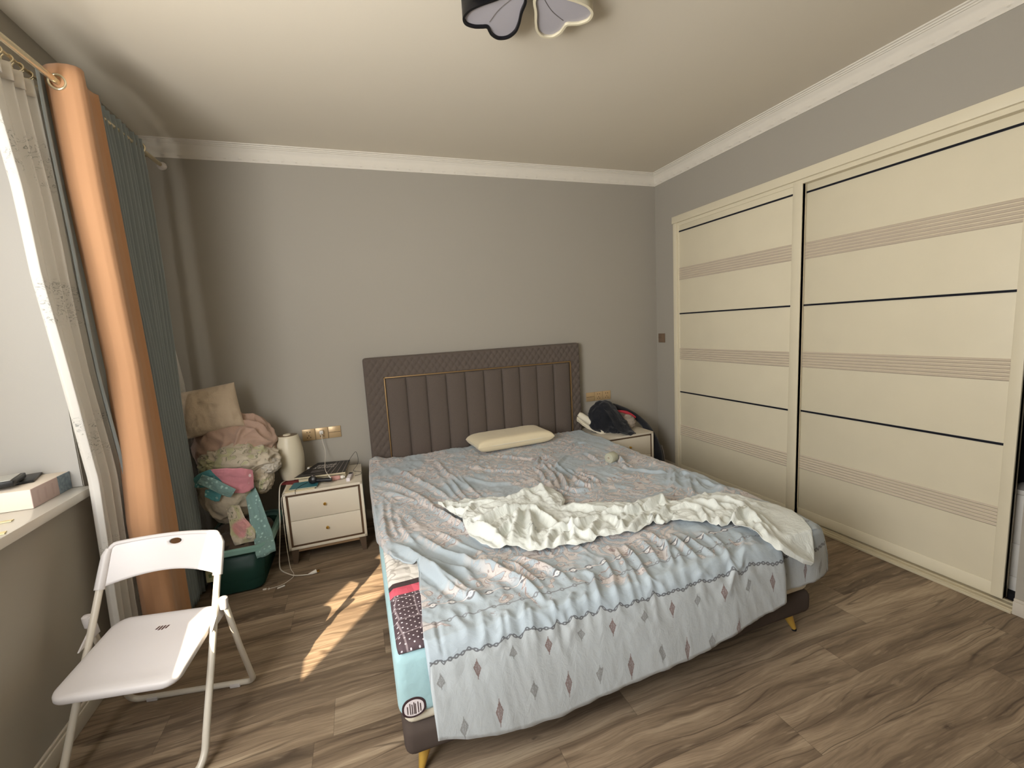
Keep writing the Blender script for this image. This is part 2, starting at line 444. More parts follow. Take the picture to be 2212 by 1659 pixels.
m = MB().box(3.972, 3.985, -2.478, -1.9, 0.03, 0.10, 0.002).box(3.972, 3.985, -2.478, -1.9, 0.106, 0.265, 0.002).box(3.972, 3.985, -2.478, -1.9, 0.271, 0.505, 0.002).box(3.968, 3.985, -2.478, -1.9, 0.510, 0.53, 0.002)
rel(m, wd).obj('drawer_front', M_white, drw)
tag(disp_blob((4.16, -2.32, 0.78), (0.16, 0.15, 0.26), seed=3, amp=.12, sub=4).obj('hanging_clothes', plain('black_garments', (22, 22, 27), .85), auto=180),
    'black clothes bunched inside the open end of the wardrobe above its white drawers', 'clothes')

# ================================================================ wall plates
def plate(name, label, x0, x1, z0, z1, kinds, group=None):
    r = thing(name, label, 'wall socket', ((x0+x1)/2, 0, (z0+z1)/2), 0, group); n = len(kinds); w = (x1-x0)/n
    for i, k in enumerate(kinds):
        a = x0+i*w+.0012; b = x0+(i+1)*w-.0012; cx = (a+b)/2; cz = (z0+z1)/2
        p = rel(MB().box(a, b, -0.009, 0, z0, z1, 0.002), r).obj('plate', M_socket, r)
        if k == 'socket':
            h = MB()
            for (dx, dz, sx, sz) in [(-.010, .020, .0022, .0045), (.010, .020, .0022, .0045), (0, -.006, .0022, .0045), (-.011, -.020, .002, .005), (.011, -.020, .002, .005)]:
                h.box(cx+dx-sx, cx+dx+sx, -0.0098, -0.008, cz+dz-sz, cz+dz+sz)
            rel(h, r).obj('socket_hole', M_hole, p, smooth=False)
        else:
            h = MB().box(a+.003, b-.003, -0.0096, -0.008, cz-.0012, cz+.0012).box(cx-.006, cx+.006, -0.0105, -.008, cz-.0015, cz+.0015)
            rel(h, r).obj('switch_gap', M_hole, p, smooth=False)
    return r
plate('wall_socket', 'gold triple wall plate with a white charger plugged in, left of the headboard', 0.700, 0.966, 0.675, 0.760, ('socket', 'socket', 'switch'))
plate('wall_socket', 'gold triple wall plate above the black trousers, right of the headboard', 3.040, 3.294, 0.708, 0.788, ('switch', 'socket', 'socket'))
r = thing('light_switch', 'small bronze light switch on the right wall beside the wardrobe', 'light switch', (W, -0.076, 1.235))
p = rel(MB().box(W-.010, W, -0.119, -0.034, 1.194, 1.277, 0.002), r).obj('plate', M_switch, r)
rel(MB().box(W-.012, W-.009, -0.115, -0.038, 1.2368, 1.273, .001).box(W-.012, W-.009, -0.115, -0.038, 1.198, 1.2342, .001), r).obj('rocker', M_switch, p)

# crease lines of the cloth on the bed: (points, width, height) in metres
DUVET_FOLDS = [([(1.273,-0.391),(1.387,-0.661),(1.472,-0.935),(1.566,-1.258)],0.02,0.012),([(1.162,-0.618),(1.291,-0.838),(1.391,-1.088),(1.464,-1.296)],0.022,0.012),([(1.187,-0.874),(1.295,-1.017),(1.403,-1.192)],0.02,0.008),([(1.371,-1.078),(1.458,-1.328),(1.539,-1.587),(1.579,-1.739),(1.679,-1.859)],0.018,0.016),([(1.591,-0.376),(1.604,-0.726),(1.637,-0.878),(1.681,-1.137)],0.016,0.01),([(1.604,-0.808),(1.607,-1.14),(1.621,-1.286)],0.012,0.01),([(1.551,-0.831),(1.569,-1.12),(1.593,-1.29)],0.012,0.008),([(1.663,-0.759),(1.678,-1.091),(1.694,-1.247)],0.012,0.008),([(1.736,-0.592),(1.859,-0.784),(2.032,-0.91),(2.094,-0.973)],0.018,0.008),([(1.958,-0.449),(2.166,-0.677),(2.28,-0.81)],0.015,0.009),([(1.69,-0.856),(1.819,-1.052),(1.98,-1.116)],0.02,0.006),([(1.189,-0.961),(1.178,-1.253),(1.175,-1.476),(1.197,-1.626)],0.016,0.012),([(1.22,-1.097),(1.211,-1.302),(1.223,-1.513)],0.014,0.01),([(1.249,-1.221),(1.252,-1.444),(1.286,-1.596),(1.307,-1.679)],0.014,0.009),([(1.203,-1.555),(1.282,-1.746),(1.341,-1.906),(1.403,-2.015),(1.459,-2.145)],0.018,0.02),([(1.296,-1.508),(1.386,-1.717),(1.486,-1.876),(1.552,-1.995),(1.612,-2.103),(1.644,-2.229)],0.02,0.016),([(1.399,-1.517),(1.476,-1.701),(1.556,-1.834)],0.016,0.01),([(1.563,-1.848),(1.632,-1.985),(1.665,-2.093),(1.674,-2.213)],0.016,0.014),([(1.632,-1.881),(1.703,-1.978),(1.765,-2.095),(1.77,-2.185)],0.015,0.012),([(2.153,-0.892),(2.147,-1.03),(2.094,-1.225)],0.011,0.014),([(2.228,-0.843),(2.196,-1.11),(2.126,-1.31)],0.011,0.014),([(2.269,-0.835),(2.226,-1.152),(2.184,-1.319)],0.011,0.014),([(2.301,-0.885),(2.29,-1.161),(2.258,-1.359)],0.011,0.014),([(2.464,-0.748),(2.342,-0.877),(2.246,-1.002)],0.011,0.014),([(2.324,-0.989),(2.329,-1.183),(2.348,-1.316)],0.011,0.014),([(2.346,-1.086),(2.369,-1.205),(2.391,-1.34)],0.011,0.014),([(2.128,-1.148),(2.095,-1.358),(2.163,-1.435)],0.011,0.014),([(2.153,-1.302),(2.192,-1.409),(2.288,-1.418)],0.011,0.014),([(2.599,-0.756),(2.578,-0.917),(2.586,-0.987)],0.011,0.014),([(2.521,-0.634),(2.665,-0.519),(2.748,-0.528)],0.011,0.014),([(2.229,-1.075),(2.201,-1.236),(2.152,-1.367)],0.011,0.014),([(2.253,-1.264),(2.289,-1.376),(2.368,-1.351)],0.011,0.014),([(2.188,-0.851),(2.258,-0.731),(2.359,-0.721)],0.011,0.014),([(2.595,-0.998),(2.697,-1.0),(2.712,-1.12)],0.013,0.013),([(2.71,-0.979),(2.693,-1.136),(2.709,-1.197)],0.013,0.013),([(2.688,-1.08),(2.656,-1.167),(2.649,-1.213)],0.013,0.013),([(3.015,-1.007),(2.963,-1.211),(2.92,-1.366)],0.013,0.013),([(2.888,-1.324),(2.748,-1.495),(2.643,-1.596)],0.013,0.013),([(2.886,-1.347),(2.746,-1.535),(2.627,-1.625)],0.013,0.013),([(2.883,-1.484),(2.772,-1.628),(2.679,-1.756)],0.013,0.013),([(2.849,-1.487),(2.746,-1.633),(2.67,-1.735)],0.013,0.013),([(2.884,-1.528),(2.803,-1.644)],0.013,0.013),([(2.783,-1.472),(2.877,-1.436),(2.907,-1.475)],0.013,0.013),([(2.896,-1.576),(2.895,-1.675),(2.89,-1.765)],0.013,0.013),([(2.69,-1.236),(2.739,-1.336),(2.823,-1.383)],0.013,0.013),([(1.285,-1.793),(1.322,-1.89),(1.353,-1.977),(1.381,-2.035),(1.407,-2.079),(1.447,-2.108)],0.016,0.022),([(1.314,-1.735),(1.4,-1.861),(1.469,-1.959)],0.018,0.01),([(1.496,-1.858),(1.548,-1.971),(1.613,-2.069),(1.635,-2.152),(1.645,-2.229),(1.642,-2.25)],0.014,0.018),([(1.54,-1.887),(1.596,-1.98),(1.639,-2.087),(1.652,-2.171)],0.014,0.012),([(1.579,-2.199),(1.55,-2.25),(1.542,-2.267),(1.532,-2.298)],0.01,0.018),([(1.592,-2.225),(1.57,-2.25),(1.564,-2.29)],0.009,0.014),([(1.494,-2.204),(1.472,-2.253),(1.446,-2.265),(1.428,-2.303)],0.014,0.018),([(1.506,-2.205),(1.502,-2.25),(1.53,-2.294)],0.012,0.014),([(1.667,-2.209),(1.66,-2.25),(1.688,-2.28)],0.012,0.016),([(1.756,-2.208),(1.708,-2.25),(1.688,-2.273)],0.012,0.018),([(1.854,-2.102),(1.862,-2.156),(1.826,-2.241),(1.793,-2.28)],0.011,0.02),([(1.798,-2.227),(1.766,-2.25),(1.756,-2.295)],0.01,0.012),([(1.391,-2.133),(1.385,-2.169),(1.387,-2.206)],0.012,0.008),([(1.286,-2.169),(1.281,-2.219),(1.28,-2.265)],0.007,-0.01),([(1.334,-2.117),(1.353,-2.208),(1.378,-2.289)],0.014,0.008),([(1.429,-2.174),(1.419,-2.247),(1.432,-2.276)],0.012,0.01),([(1.584,-2.25),(1.616,-2.292),(1.637,-2.347),(1.646,-2.415)],0.013,0.012),([(1.643,-2.271),(1.68,-2.316),(1.698,-2.401),(1.701,-2.469)],0.016,0.012),([(1.741,-2.316),(1.73,-2.379),(1.718,-2.441)],0.018,0.008),([(1.566,-2.306),(1.577,-2.374),(1.591,-2.444)],0.018,0.01),([(1.469,-2.336),(1.459,-2.411)],0.02,0.006),([(1.416,-2.323),(1.405,-2.36),(1.408,-2.407)],0.02,0.008),([(1.25,-2.308),(1.291,-2.371),(1.332,-2.437)],0.025,0.008),([(2.093,-1.991),(2.066,-2.143),(2.031,-2.25),(2.068,-2.311),(2.086,-2.391)],0.014,0.02),([(2.058,-1.995),(2.002,-2.157),(1.949,-2.25),(1.965,-2.297)],0.013,0.015),([(1.963,-2.048),(1.929,-2.18),(1.89,-2.25),(1.888,-2.328)],0.013,0.014),([(2.04,-1.964),(2.004,-2.086),(1.962,-2.196)],0.012,0.01),([(2.239,-1.974),(2.235,-2.081),(2.22,-2.153)],0.012,0.012),([(2.314,-2.011),(2.295,-2.089),(2.277,-2.217),(2.235,-2.25)],0.012,0.016),([(2.257,-2.039),(2.211,-2.138),(2.172,-2.211),(2.111,-2.25)],0.011,0.015),([(2.362,-2.023),(2.349,-2.136),(2.344,-2.231),(2.318,-2.25)],0.012,0.014),([(2.177,-1.988),(2.158,-2.103),(2.12,-2.212)],0.012,0.012),([(2.255,-2.111),(2.212,-2.213),(2.175,-2.25)],0.011,0.012),([(2.435,-2.048),(2.421,-2.151),(2.389,-2.252)],0.012,0.014),([(2.447,-2.099),(2.439,-2.18),(2.387,-2.25)],0.012,0.014),([(2.571,-2.138),(2.526,-2.202),(2.463,-2.25)],0.013,0.014),([(2.599,-2.151),(2.561,-2.219),(2.47,-2.25),(2.443,-2.327),(2.394,-2.399),(2.33,-2.469)],0.02,0.018),([(2.495,-2.187),(2.376,-2.25),(2.361,-2.28)],0.012,0.012),([(2.313,-2.25),(2.287,-2.307),(2.235,-2.366)],0.018,0.008),([(2.012,-2.25),(2.025,-2.325),(2.0,-2.388)],0.02,0.008),([(2.136,-2.264),(2.125,-2.356)],0.02,0.006),([(2.225,-2.261),(2.251,-2.346),(2.266,-2.449)],0.02,0.006),([(2.031,-2.144),(1.985,-2.25),(1.993,-2.293)],0.012,0.012)]
SHEET_FOLDS = [([(2.0,-1.301),(1.916,-1.361),(1.758,-1.429),(1.642,-1.439),(1.541,-1.533)],0.018,0.012),([(2.0,-1.301),(1.985,-1.455),(1.976,-1.611)],0.022,0.014),([(2.003,-1.346),(1.923,-1.515)],0.022,0.012),([(1.524,-1.554),(1.59,-1.602),(1.683,-1.558),(1.8,-1.537),(1.855,-1.532)],0.018,0.03),([(1.537,-1.575),(1.569,-1.675),(1.621,-1.753),(1.702,-1.686),(1.811,-1.576)],0.016,0.03),([(1.855,-1.532),(1.803,-1.694),(1.754,-1.843)],0.018,0.03),([(1.863,-1.545),(1.87,-1.684),(1.894,-1.809)],0.018,0.035),([(1.817,-1.563),(1.714,-1.72),(1.658,-1.844)],0.016,0.025),([(1.794,-1.76),(1.736,-1.859),(1.717,-1.907)],0.012,0.02),([(1.624,-1.36),(1.577,-1.44),(1.534,-1.514)],0.014,0.015),([(1.457,-1.344),(1.52,-1.411),(1.596,-1.466)],0.012,0.015),([(1.469,-1.316),(1.53,-1.365),(1.658,-1.359)],0.01,0.012),([(1.844,-1.811),(1.904,-1.814),(1.974,-1.822),(2.115,-1.777)],0.016,0.03),([(1.979,-1.646),(2.051,-1.65),(2.117,-1.716),(2.211,-1.732)],0.02,0.02),([(1.963,-1.745),(1.942,-1.859),(1.895,-1.936)],0.012,0.02),([(1.975,-1.795),(2.089,-1.764),(2.139,-1.759)],0.012,0.02),([(1.957,-1.942),(2.043,-1.856),(2.115,-1.777)],0.014,0.02),([(1.817,-1.945),(1.882,-1.881),(1.936,-1.87),(2.005,-1.941),(2.091,-1.92)],0.014,0.02),([(2.147,-1.779),(2.148,-1.881),(2.119,-1.973)],0.014,0.02),([(2.195,-1.756),(2.234,-1.823),(2.295,-1.823)],0.014,0.02),([(1.624,-1.36),(1.746,-1.405),(1.891,-1.387)],0.016,0.012),([(1.571,-1.689),(1.62,-1.79),(1.644,-1.883)],0.016,0.016),([(1.772,-1.945),(1.825,-1.853),(1.874,-1.826)],0.012,0.02),([(2.137,-1.873),(2.232,-1.818),(2.303,-1.813),(2.341,-1.846)],0.014,0.025),([(2.132,-1.767),(2.207,-1.764),(2.26,-1.804)],0.014,0.02),([(2.255,-1.802),(2.341,-1.804),(2.481,-1.756),(2.44,-1.84)],0.014,0.025),([(2.112,-1.979),(2.202,-1.931),(2.313,-1.859)],0.014,0.02),([(2.127,-1.941),(2.184,-1.872),(2.268,-1.836)],0.012,0.02),([(2.326,-1.866),(2.29,-1.938),(2.311,-1.985)],0.012,0.03),([(2.338,-1.858),(2.322,-1.942),(2.342,-1.976)],0.01,0.02),([(2.44,-1.84),(2.383,-1.895),(2.321,-1.928)],0.012,0.02),([(2.433,-1.865),(2.512,-1.877),(2.557,-1.915),(2.574,-1.992)],0.018,0.02),([(2.557,-1.915),(2.511,-2.012),(2.477,-2.068)],0.012,0.02),([(2.61,-1.928),(2.659,-1.939),(2.706,-1.977),(2.727,-2.009)],0.02,0.02),([(2.732,-2.004),(2.624,-2.069),(2.55,-2.104),(2.502,-2.104)],0.01,0.035),([(2.509,-2.06),(2.549,-2.044),(2.502,-2.104)],0.01,0.02),([(2.607,-1.837),(2.619,-1.918),(2.644,-1.987)],0.02,0.02),([(2.692,-1.835),(2.73,-1.901),(2.747,-1.984),(2.698,-2.106),(2.644,-2.219)],0.018,0.02),([(2.726,-2.016),(2.646,-2.153),(2.604,-2.253),(2.589,-2.295)],0.014,0.025),([(2.72,-2.04),(2.674,-2.166),(2.626,-2.284),(2.574,-2.381)],0.012,0.02),([(2.755,-1.944),(2.762,-2.061),(2.7,-2.203),(2.633,-2.317)],0.018,0.015),([(2.57,-2.091),(2.582,-2.166),(2.57,-2.256)],0.014,0.02),([(2.292,-1.927),(2.223,-1.965),(2.17,-2.007)],0.012,0.02),([(2.388,-1.95),(2.424,-1.993),(2.46,-2.048)],0.016,0.015)]

# ================================================================ bed
M_brown = NT('taupe_upholstery', 0.9, 0.15, sheen=0.08)
_x, _y, _z = M_brown.obj(); _w = M_brown.noise(M_brown.vec(_x, _y, _z), 420, 2.0)
M_brown.color(M_brown.mix(_w, srgb(78, 69, 63), srgb(110, 99, 91))).bump(_w, 0.25, 0.002); M_brown = M_brown.m
M_trimgold = plain('antique_gold', (150, 122, 84), 0.45, 0.4, 0.6)
M_brass = plain('brass', (214, 172, 84), 0.22, 0.5, 1.0)
M_cream = plain('cream_ticking', (226, 218, 198), 0.85, 0.2, grain=0.1)
BX0, BX1, BYH, BYF_ = 1.155, 2.89, -0.115, -2.22
M_leggold = plain('gold_painted_metal', (198, 160, 74), .35, .5, .35)
bed = thing('bed', 'double bed with a brown quilted upholstered headboard and brass legs', 'bed', (2.022, -1.15, 0))
rel(MB().box(BX0-.004, BX1+.004, BYF_-.008, BYH, 0.104, 0.207, 0.03, 4), bed).obj('bed_base', plain('shaded_taupe_fabric', (78, 68, 62), .9, .15, grain=.2, gscale=420), bed)  # same upholstery as the headboard, the low shade put into a darker colour
for sx, sy in ((0, 0), (1, 0), (0, 1), (1, 1)):
    bx = (BX0+.07, BX1-.07)[sx]; by = (BYF_+.07, BYH-.12)[sy]; ox = (-.03, .03)[sx]; oy = (-.03, .03)[sy]
    m = MB().tube([(bx, by, .115), (bx+ox*.45, by+oy*.45, .06), (bx+ox, by+oy, 0.008)], [.028, .019, .009], 16)
    lg = rel(m, bed).obj('leg', M_leggold, bed)
    rel(MB().tube([(bx+ox, by+oy, .008), (bx+ox, by+oy, 0.0)], .0095, 12), bed).obj('foot_pad', M_dark, lg)
rel(MB().box(BX0, BX1, BYF_, BYH, 0.203, 0.458, 0.035, 4), bed).obj('mattress', M_cream, bed)
# headboard
HX0, HX1, HZ = 1.165, 2.949, 1.249
IX0, IX1, IZ = 1.312, 2.844, 1.088
rel(MB().box(HX0, HX1, -0.085, -0.012, 0.10, HZ, 0.022, 4), bed).obj('headboard', M_brown, bed)
def quilt(ax, bx, az, bz, flip=False):
    nx = max(2, int((bx-ax)/0.0055)); nz = max(2, int((bz-az)/0.0055))
    X, Z = np.meshgrid(np.linspace(ax, bx, nx), np.linspace(az, bz, nz))
    a = (X/0.052+Z/0.070); b = (X/0.052-Z/0.070)
    q = np.abs(np.sin(PI*a))*np.abs(np.sin(PI*b)); h = 0.009*np.power(q, 0.45)
    mit = np.ones_like(X)
    ed = np.minimum(np.minimum(X-HX0, HX1-X), HZ-Z); h = h*np.clip(ed/0.006, 0, 1) - 0.016*np.clip(1-ed/0.02, 0, 1)**2
    P = np.stack([X, -0.0865-h, Z], -1); return P
mq = MB()
mq.grid(quilt(HX0+.004, HX1-.004, IZ+.012, HZ-.004)); mq.grid(quilt(HX0+.004, IX0-.012, 0.30, IZ+.012)); mq.grid(quilt(IX1+.012, HX1-.004, 0.30, IZ+.012))
rel(mq, bed).obj('quilted_border', M_brown, bed, auto=180)
m = MB().box(IX0-.010, IX1+.010, -0.099, -0.084, IZ+.001, IZ+.010, .002).box(IX0-.010, IX0-.001, -0.099, -0.084, 0.30, IZ+.010, .002).box(IX1+.001, IX1+.010, -0.099, -0.084, 0.30, IZ+.010, .002)
rel(m, bed).obj('gold_trim', M_trimgold, bed)
n = 10; nx = n*16; X = np.linspace(IX0, IX1, nx+1); Zs = np.concatenate([np.linspace(0.30, IZ-.02, 20), np.linspace(IZ-.016, IZ, 6)])
P = np.zeros((len(Zs), nx+1, 3))
for j, z in enumerate(Zs):
    ph = ((X-IX0)/((IX1-IX0)/n)); fr = np.abs(np.sin(PI*ph))**0.38
    top = min(1.0, max(0.0, (IZ-z)/0.018))**.5
    P[j, :, 0] = X; P[j, :, 1] = -0.084-0.026*fr*top; P[j, :, 2] = z
rel(MB().grid(P), bed).obj('channel_padding', M_brown, bed, auto=70)

# fitted sheet
M_teal = NT('teal_cotton', 0.9, 0.15, sheen=0.2); _x, _y, _z = M_teal.obj()
M_teal.color(M_teal.mix(M_teal.noise(M_teal.vec(_x, _y, _z), 5, 3), srgb(148, 180, 184), srgb(166, 198, 201))).bump(M_teal.noise(M_teal.vec(_x*1.0, _y*3.0, _z), 14, 4), 0.35, 0.02); M_teal = M_teal.m
fs = thing('fitted_sheet', 'teal fitted sheet stretched over the mattress, showing at the foot left corner', 'bed sheet', (2.022, -1.15, 0.25))
m = MB().box(BX0-.012, BX1+.008, BYF_-.012, BYH-.002, 0.243, 0.466, 0.034, 5)
rel(m, fs).obj('sheet', M_teal, fs)
M_print_dark = plain('dark_brown_print', (62, 44, 46), 0.9); M_print_white = plain('white_print', (222, 212, 212), 0.9)
def half_oval(cx, cz, rx, rzt, rzb, y, th, mat, name, parent, root, stripes=False):
    pts = [(cx+rx*math.cos(a), cz+(rzt if math.sin(a) > 0 else rzb)*abs(math.sin(a))**.8*(1 if math.sin(a) > 0 else -1)) for a in np.linspace(0, 2*PI, 40, endpoint=False)]
    mb = MB().prism(pts, 0, th); mb.v = [(x, y-zz, z) for x, z, zz in mb.v]; return rel(mb, root).obj(name, mat, parent, smooth=False)
pr_ = half_oval(1.188, 0.281, 0.036, 0.036, 0.030, BYF_-.0105, .003, M_print_dark, 'printed_patch', fs, fs)
half_oval(1.188, 0.282, 0.030, 0.028, 0.024, BYF_-.012, .0025, M_print_white, 'patch_centre', pr_, fs)
m = MB()
for k, dx in enumerate((-.020, -.012, -.006, .0, .004, .012, .019)):
    hgt = .022*math.sqrt(max(0, 1-(dx/.03)**2)); m.box(1.188+dx-.0011, 1.188+dx+.0011, BYF_-.0155, BYF_-.013, .282-hgt*.85, .282+hgt*(.95 if k % 2 else .7))
rel(m, fs).obj('patch_stripe', M_print_dark, pr_, smooth=False)

# mattress topper with polka dots at its foot
t = NT('patterned_quilting', 0.9, 0.15); x, y, z = t.uv()
dx = ((x+y)/0.026).fract()-0.5; dy = ((x-y)/0.026).fract()-0.5
dots = t.step((dx*dx+dy*dy).sqrt(), 0.17, 0.12)
st = t.voronoi(t.vec(x, y, 0.0), 15, 'DISTANCE_TO_EDGE', 0.25); stitch = 1.0-t.step(st, 0.02, 0.05)
dark = t.mix(stitch*0.45, t.mix(dots, srgb(88, 74, 78), srgb(232, 222, 224)), srgb(190, 175, 178))
lines = t.step(t.noise(t.vec(x, y, 0.0), 9, 2), 0.5, 0.52)*(1.0-t.step(t.noise(t.vec(x, y, 0.0), 9, 2), 0.53, 0.55))
white = t.mix(lines*0.5, srgb(222, 216, 208), srgb(130, 120, 110))
red = t.mix(t.noise(t.vec(x, y, 0.0), 12, 2), srgb(200, 82, 100), srgb(226, 110, 124))
c = t.mix(y.lt(-1.862 + x*0.0), white, srgb(74, 62, 62)); c = t.mix(y.lt(-1.895), c, red); c = t.mix(y.lt(-1.945), c, dark); c = t.mix(y.gt(-0.24), c, red)
t.color(c).bump(st.min(0.3)+t.noise(t.vec(x, y, 0.0), 30, 3)*0.2, 0.5, 0.02)
nx, ny = 120, 150
X, Y = np.meshgrid(np.linspace(1.160, 2.872, nx), np.linspace(-0.13, -2.226, ny))
Z = 0.4755+0.002*vnoise(X*14, Y*14); e = np.minimum.reduce([X-1.160, 2.872-X, Y+2.226]); Z -= 0.013*np.clip(1-e/0.02, 0, 1)**2
tp = MB().grid(np.stack([X, Y, Z], -1), np.stack([X, Y], -1)).obj('mattress_topper', t.m, solid=0.008)
tag(tp, 'quilted mattress topper with red band and brown polka dots, peeking out under the duvet cover', 'mattress topper')

# ---- duvet cover
DUVET_TOP = 0.490
def lerp_tab(v, tab):
    return np.interp(v, [a for a, b in tab], [b for a, b in tab])
XL = sorted([(-0.13, 1.150), (-0.4, 1.142), (-0.76, 1.140), (-1.14, 1.142), (-1.42, 1.150), (-1.58, 1.165), (-1.68, 1.195), (-1.735, 1.235), (-1.775, 1.283), (-1.83, 1.281), (-2.0, 1.262), (-2.25, 1.236)])
XR = sorted([(-0.13, 2.875), (-0.6, 2.90), (-1.2, 2.905), (-1.74, 2.91), (-2.1, 2.905), (-2.2, 2.89), (-2.25, 2.865)])
NX, NY, NK = 300, 330, 44
vv = np.linspace(0, 1, NY+1); uu = np.linspace(0, 1, NX+1)
Xg = np.zeros((NY+1, NX+1)); Yg = np.zeros_like(Xg)
for j in range(NY+1):
    yb = -0.14-(2.24-0.14)*vv[j]
    xl, xr = lerp_tab(yb, XL), lerp_tab(yb, XR)
    Xg[j] = xl+(xr-xl)*uu
    head = -0.055*np.exp(-((Xg[j]-1.50)/0.28)**2)*(1-vv[j])**6
    Yg[j] = yb+head
def cloth_h(X, Y):
    h = folds(X, Y, DUVET_FOLDS)*1.3
    w = vnoise(X*3, Y*3, 1.0)*0.5
    h += 0.006*vnoise(X*4, Y*4, 2.0)
    h += 0.0060*ridged(X*9+w*2, Y*7-w, 5.0)+0.0036*ridged(X*20+Y*7+w*3, Y*13-X*6, 8.0)+0.0016*ridged(X*48-Y*20+w*5, Y*36+X*15, 4.0)
    return h
Hg = cloth_h(Xg, Yg)*(1-0.4*np.clip((-2.02-Yg)/0.18, 0, 1))
edge = np.minimum.reduce([Xg-np.array([lerp_tab(y, XL) for y in Yg[:, 0]])[:, None], np.array([lerp_tab(y, XR) for y in Yg[:, 0]])[:, None]-Xg, Yg+2.24])
Zg = DUVET_TOP+0.005+np.maximum(Hg, -0.004)
# the rolled-over lump at the head, left
Zg += 0.022*np.exp(-(((Xg-1.19)/0.045)**2+((Yg+0.19)/0.06)**2))
Zg += 0.040*np.exp(-(((Xg-2.865)/0.028)**2+((Yg+1.735)/0.035)**2))+0.016*np.exp(-(((Xg-2.84)/0.05)**2+((Yg+1.22)/0.025)**2))
top = np.stack([Xg, Yg, Zg], -1)
V = top.reshape(-1, 3).tolist(); UV = np.stack([Xg, Yg], -1).reshape(-1, 2).tolist(); F = []
w_ = NX+1
for j in range(NY):
    for i in range(NX): F.append((j*w_+i, (j+1)*w_+i, (j+1)*w_+i+1, j*w_+i+1))
loop = [j*w_ for j in range(NY)]+[NY*w_+i for i in range(NX+1)]+[j*w_+NX for j in range(NY-1, -1, -1)]
L = len(loop); T = np.array([V[i] for i in loop])
FOOT = [(1.235, 1.243, -2.285, .205), (1.377, 1.372, -2.293, .170), (1.52, 1.51, -2.296, .147), (1.66, 1.655, -2.296, .137), (1.85, 1.84, -2.298, .154), (2.06, 2.06, -2.298, .170), (2.25, 2.23, -2.296, .18), (2.45, 2.44, -2.294, .225), (2.64, 2.645, -2.294, .25),
        (2.655, 2.664, -2.288, .253), (2.662, 2.655, -2.262, .262), (2.67, 2.66, -2.248, .268), (2.80, 2.79, -2.252, .270), (2.84, 2.89, -2.25, .268), (2.866, 2.99, -2.215, .255)]
RIGHT = [(-2.24, 2.992, -2.214, .256), (-2.19, 3.025, -2.18, .33), (-2.12, 3.035, -2.10, .375), (-1.9, 3.025, -1.9, .405), (-1.74, 3.015, -1.74, .43), (-1.5, 2.985, -1.5, .44), (-1.2, 2.955, -1.2, .45), (-.6, 2.945, -.6, .455), (-.13, 2.90, -.13, .47)]
Hm = np.zeros((L, 3)); OUT = np.zeros((L, 2))
for k, i in enumerate(loop):
    x, y, z = V[i]
    if k < NY:
        f = max(0.0, min(1.0, (y+1.70)/0.35)); Hm[k] = (x-0.012*f-0.001, y, z-0.004-0.055*f-0.01*f*math.sin(y*17)); OUT[k] = (-1, 0)
    elif k < NY+NX+1:
        xs = [a[0] for a in FOOT]
        Hm[k] = [np.interp(x, xs, [a[q] for a in FOOT]) for q in (1, 2, 3)]
        f = max(0, (x-2.80)/0.066); OUT[k] = (0.7*f, -1)
    else:
        ys = [a[0] for a in RIGHT]
        Hm[k] = [np.interp(y, ys, [a[q] for a in RIGHT]) for q in (1, 2, 3)]; f = max(0, min(1, (-2.12-y)/0.12)); OUT[k] = (1, -0.7*f)
OUT /= np.linalg.norm(OUT, axis=1)[:, None]
prev = list(loop)
slen = np.linalg.norm(Hm-T, axis=1)*1.05
for q in range(1, NK+1):
    s = q/NK
    P1 = np.stack([T[:, 0]+(Hm[:, 0]-T[:, 0])*.92, T[:, 1]+(Hm[:, 1]-T[:, 1])*.92, T[:, 2]+0.0], 1)
    P = (1-s)**2*T+2*s*(1-s)*P1+s*s*Hm
    FX = T[:, 0]+OUT[:, 0]*slen*s; FY = T[:, 1]+OUT[:, 1]*slen*s
    d = folds(FX, FY, DUVET_FOLDS)*0.55+0.018*vnoise(FX*6+FY*2.5, FY*1.2, 4.0)*s+0.006*ridged(FX*10+FY*5+vnoise(FX*3, FY*3)*1.5, FY*3.0, 6.0)*min(1, 3*s)*(1-.65*s)+0.0012*ridged(FX*34+FY*12, FY*18, 2.0)
    amp = np.ones(L); amp[:NY] = 0.25
    d = np.maximum(d, -0.010*min(1, 1.5*s))*amp*min(1, 3.0*s)
    P[:, :2] += OUT*d[:, None]; P[:, 2] += 0.25*d
    if q == NK: P[:, 2] += 0.002*np.sin(FX*60)
    base = len(V); V += P.tolist(); UV += np.stack([FX, FY], 1).tolist()
    cur = list(range(base, base+L))
    for k in range(L-1): F.append((prev[k], cur[k], cur[k+1], prev[k+1]))
    prev = cur

t = NT('printed_duvet_cotton', 0.85, 0.2, sheen=0.25); x, y, z = t.uv()
v = t.vec(x, y, 0.0)
blue = t.mix(t.noise(v, 2.5, 3), srgb(156, 167, 174), srgb(176, 186, 192))
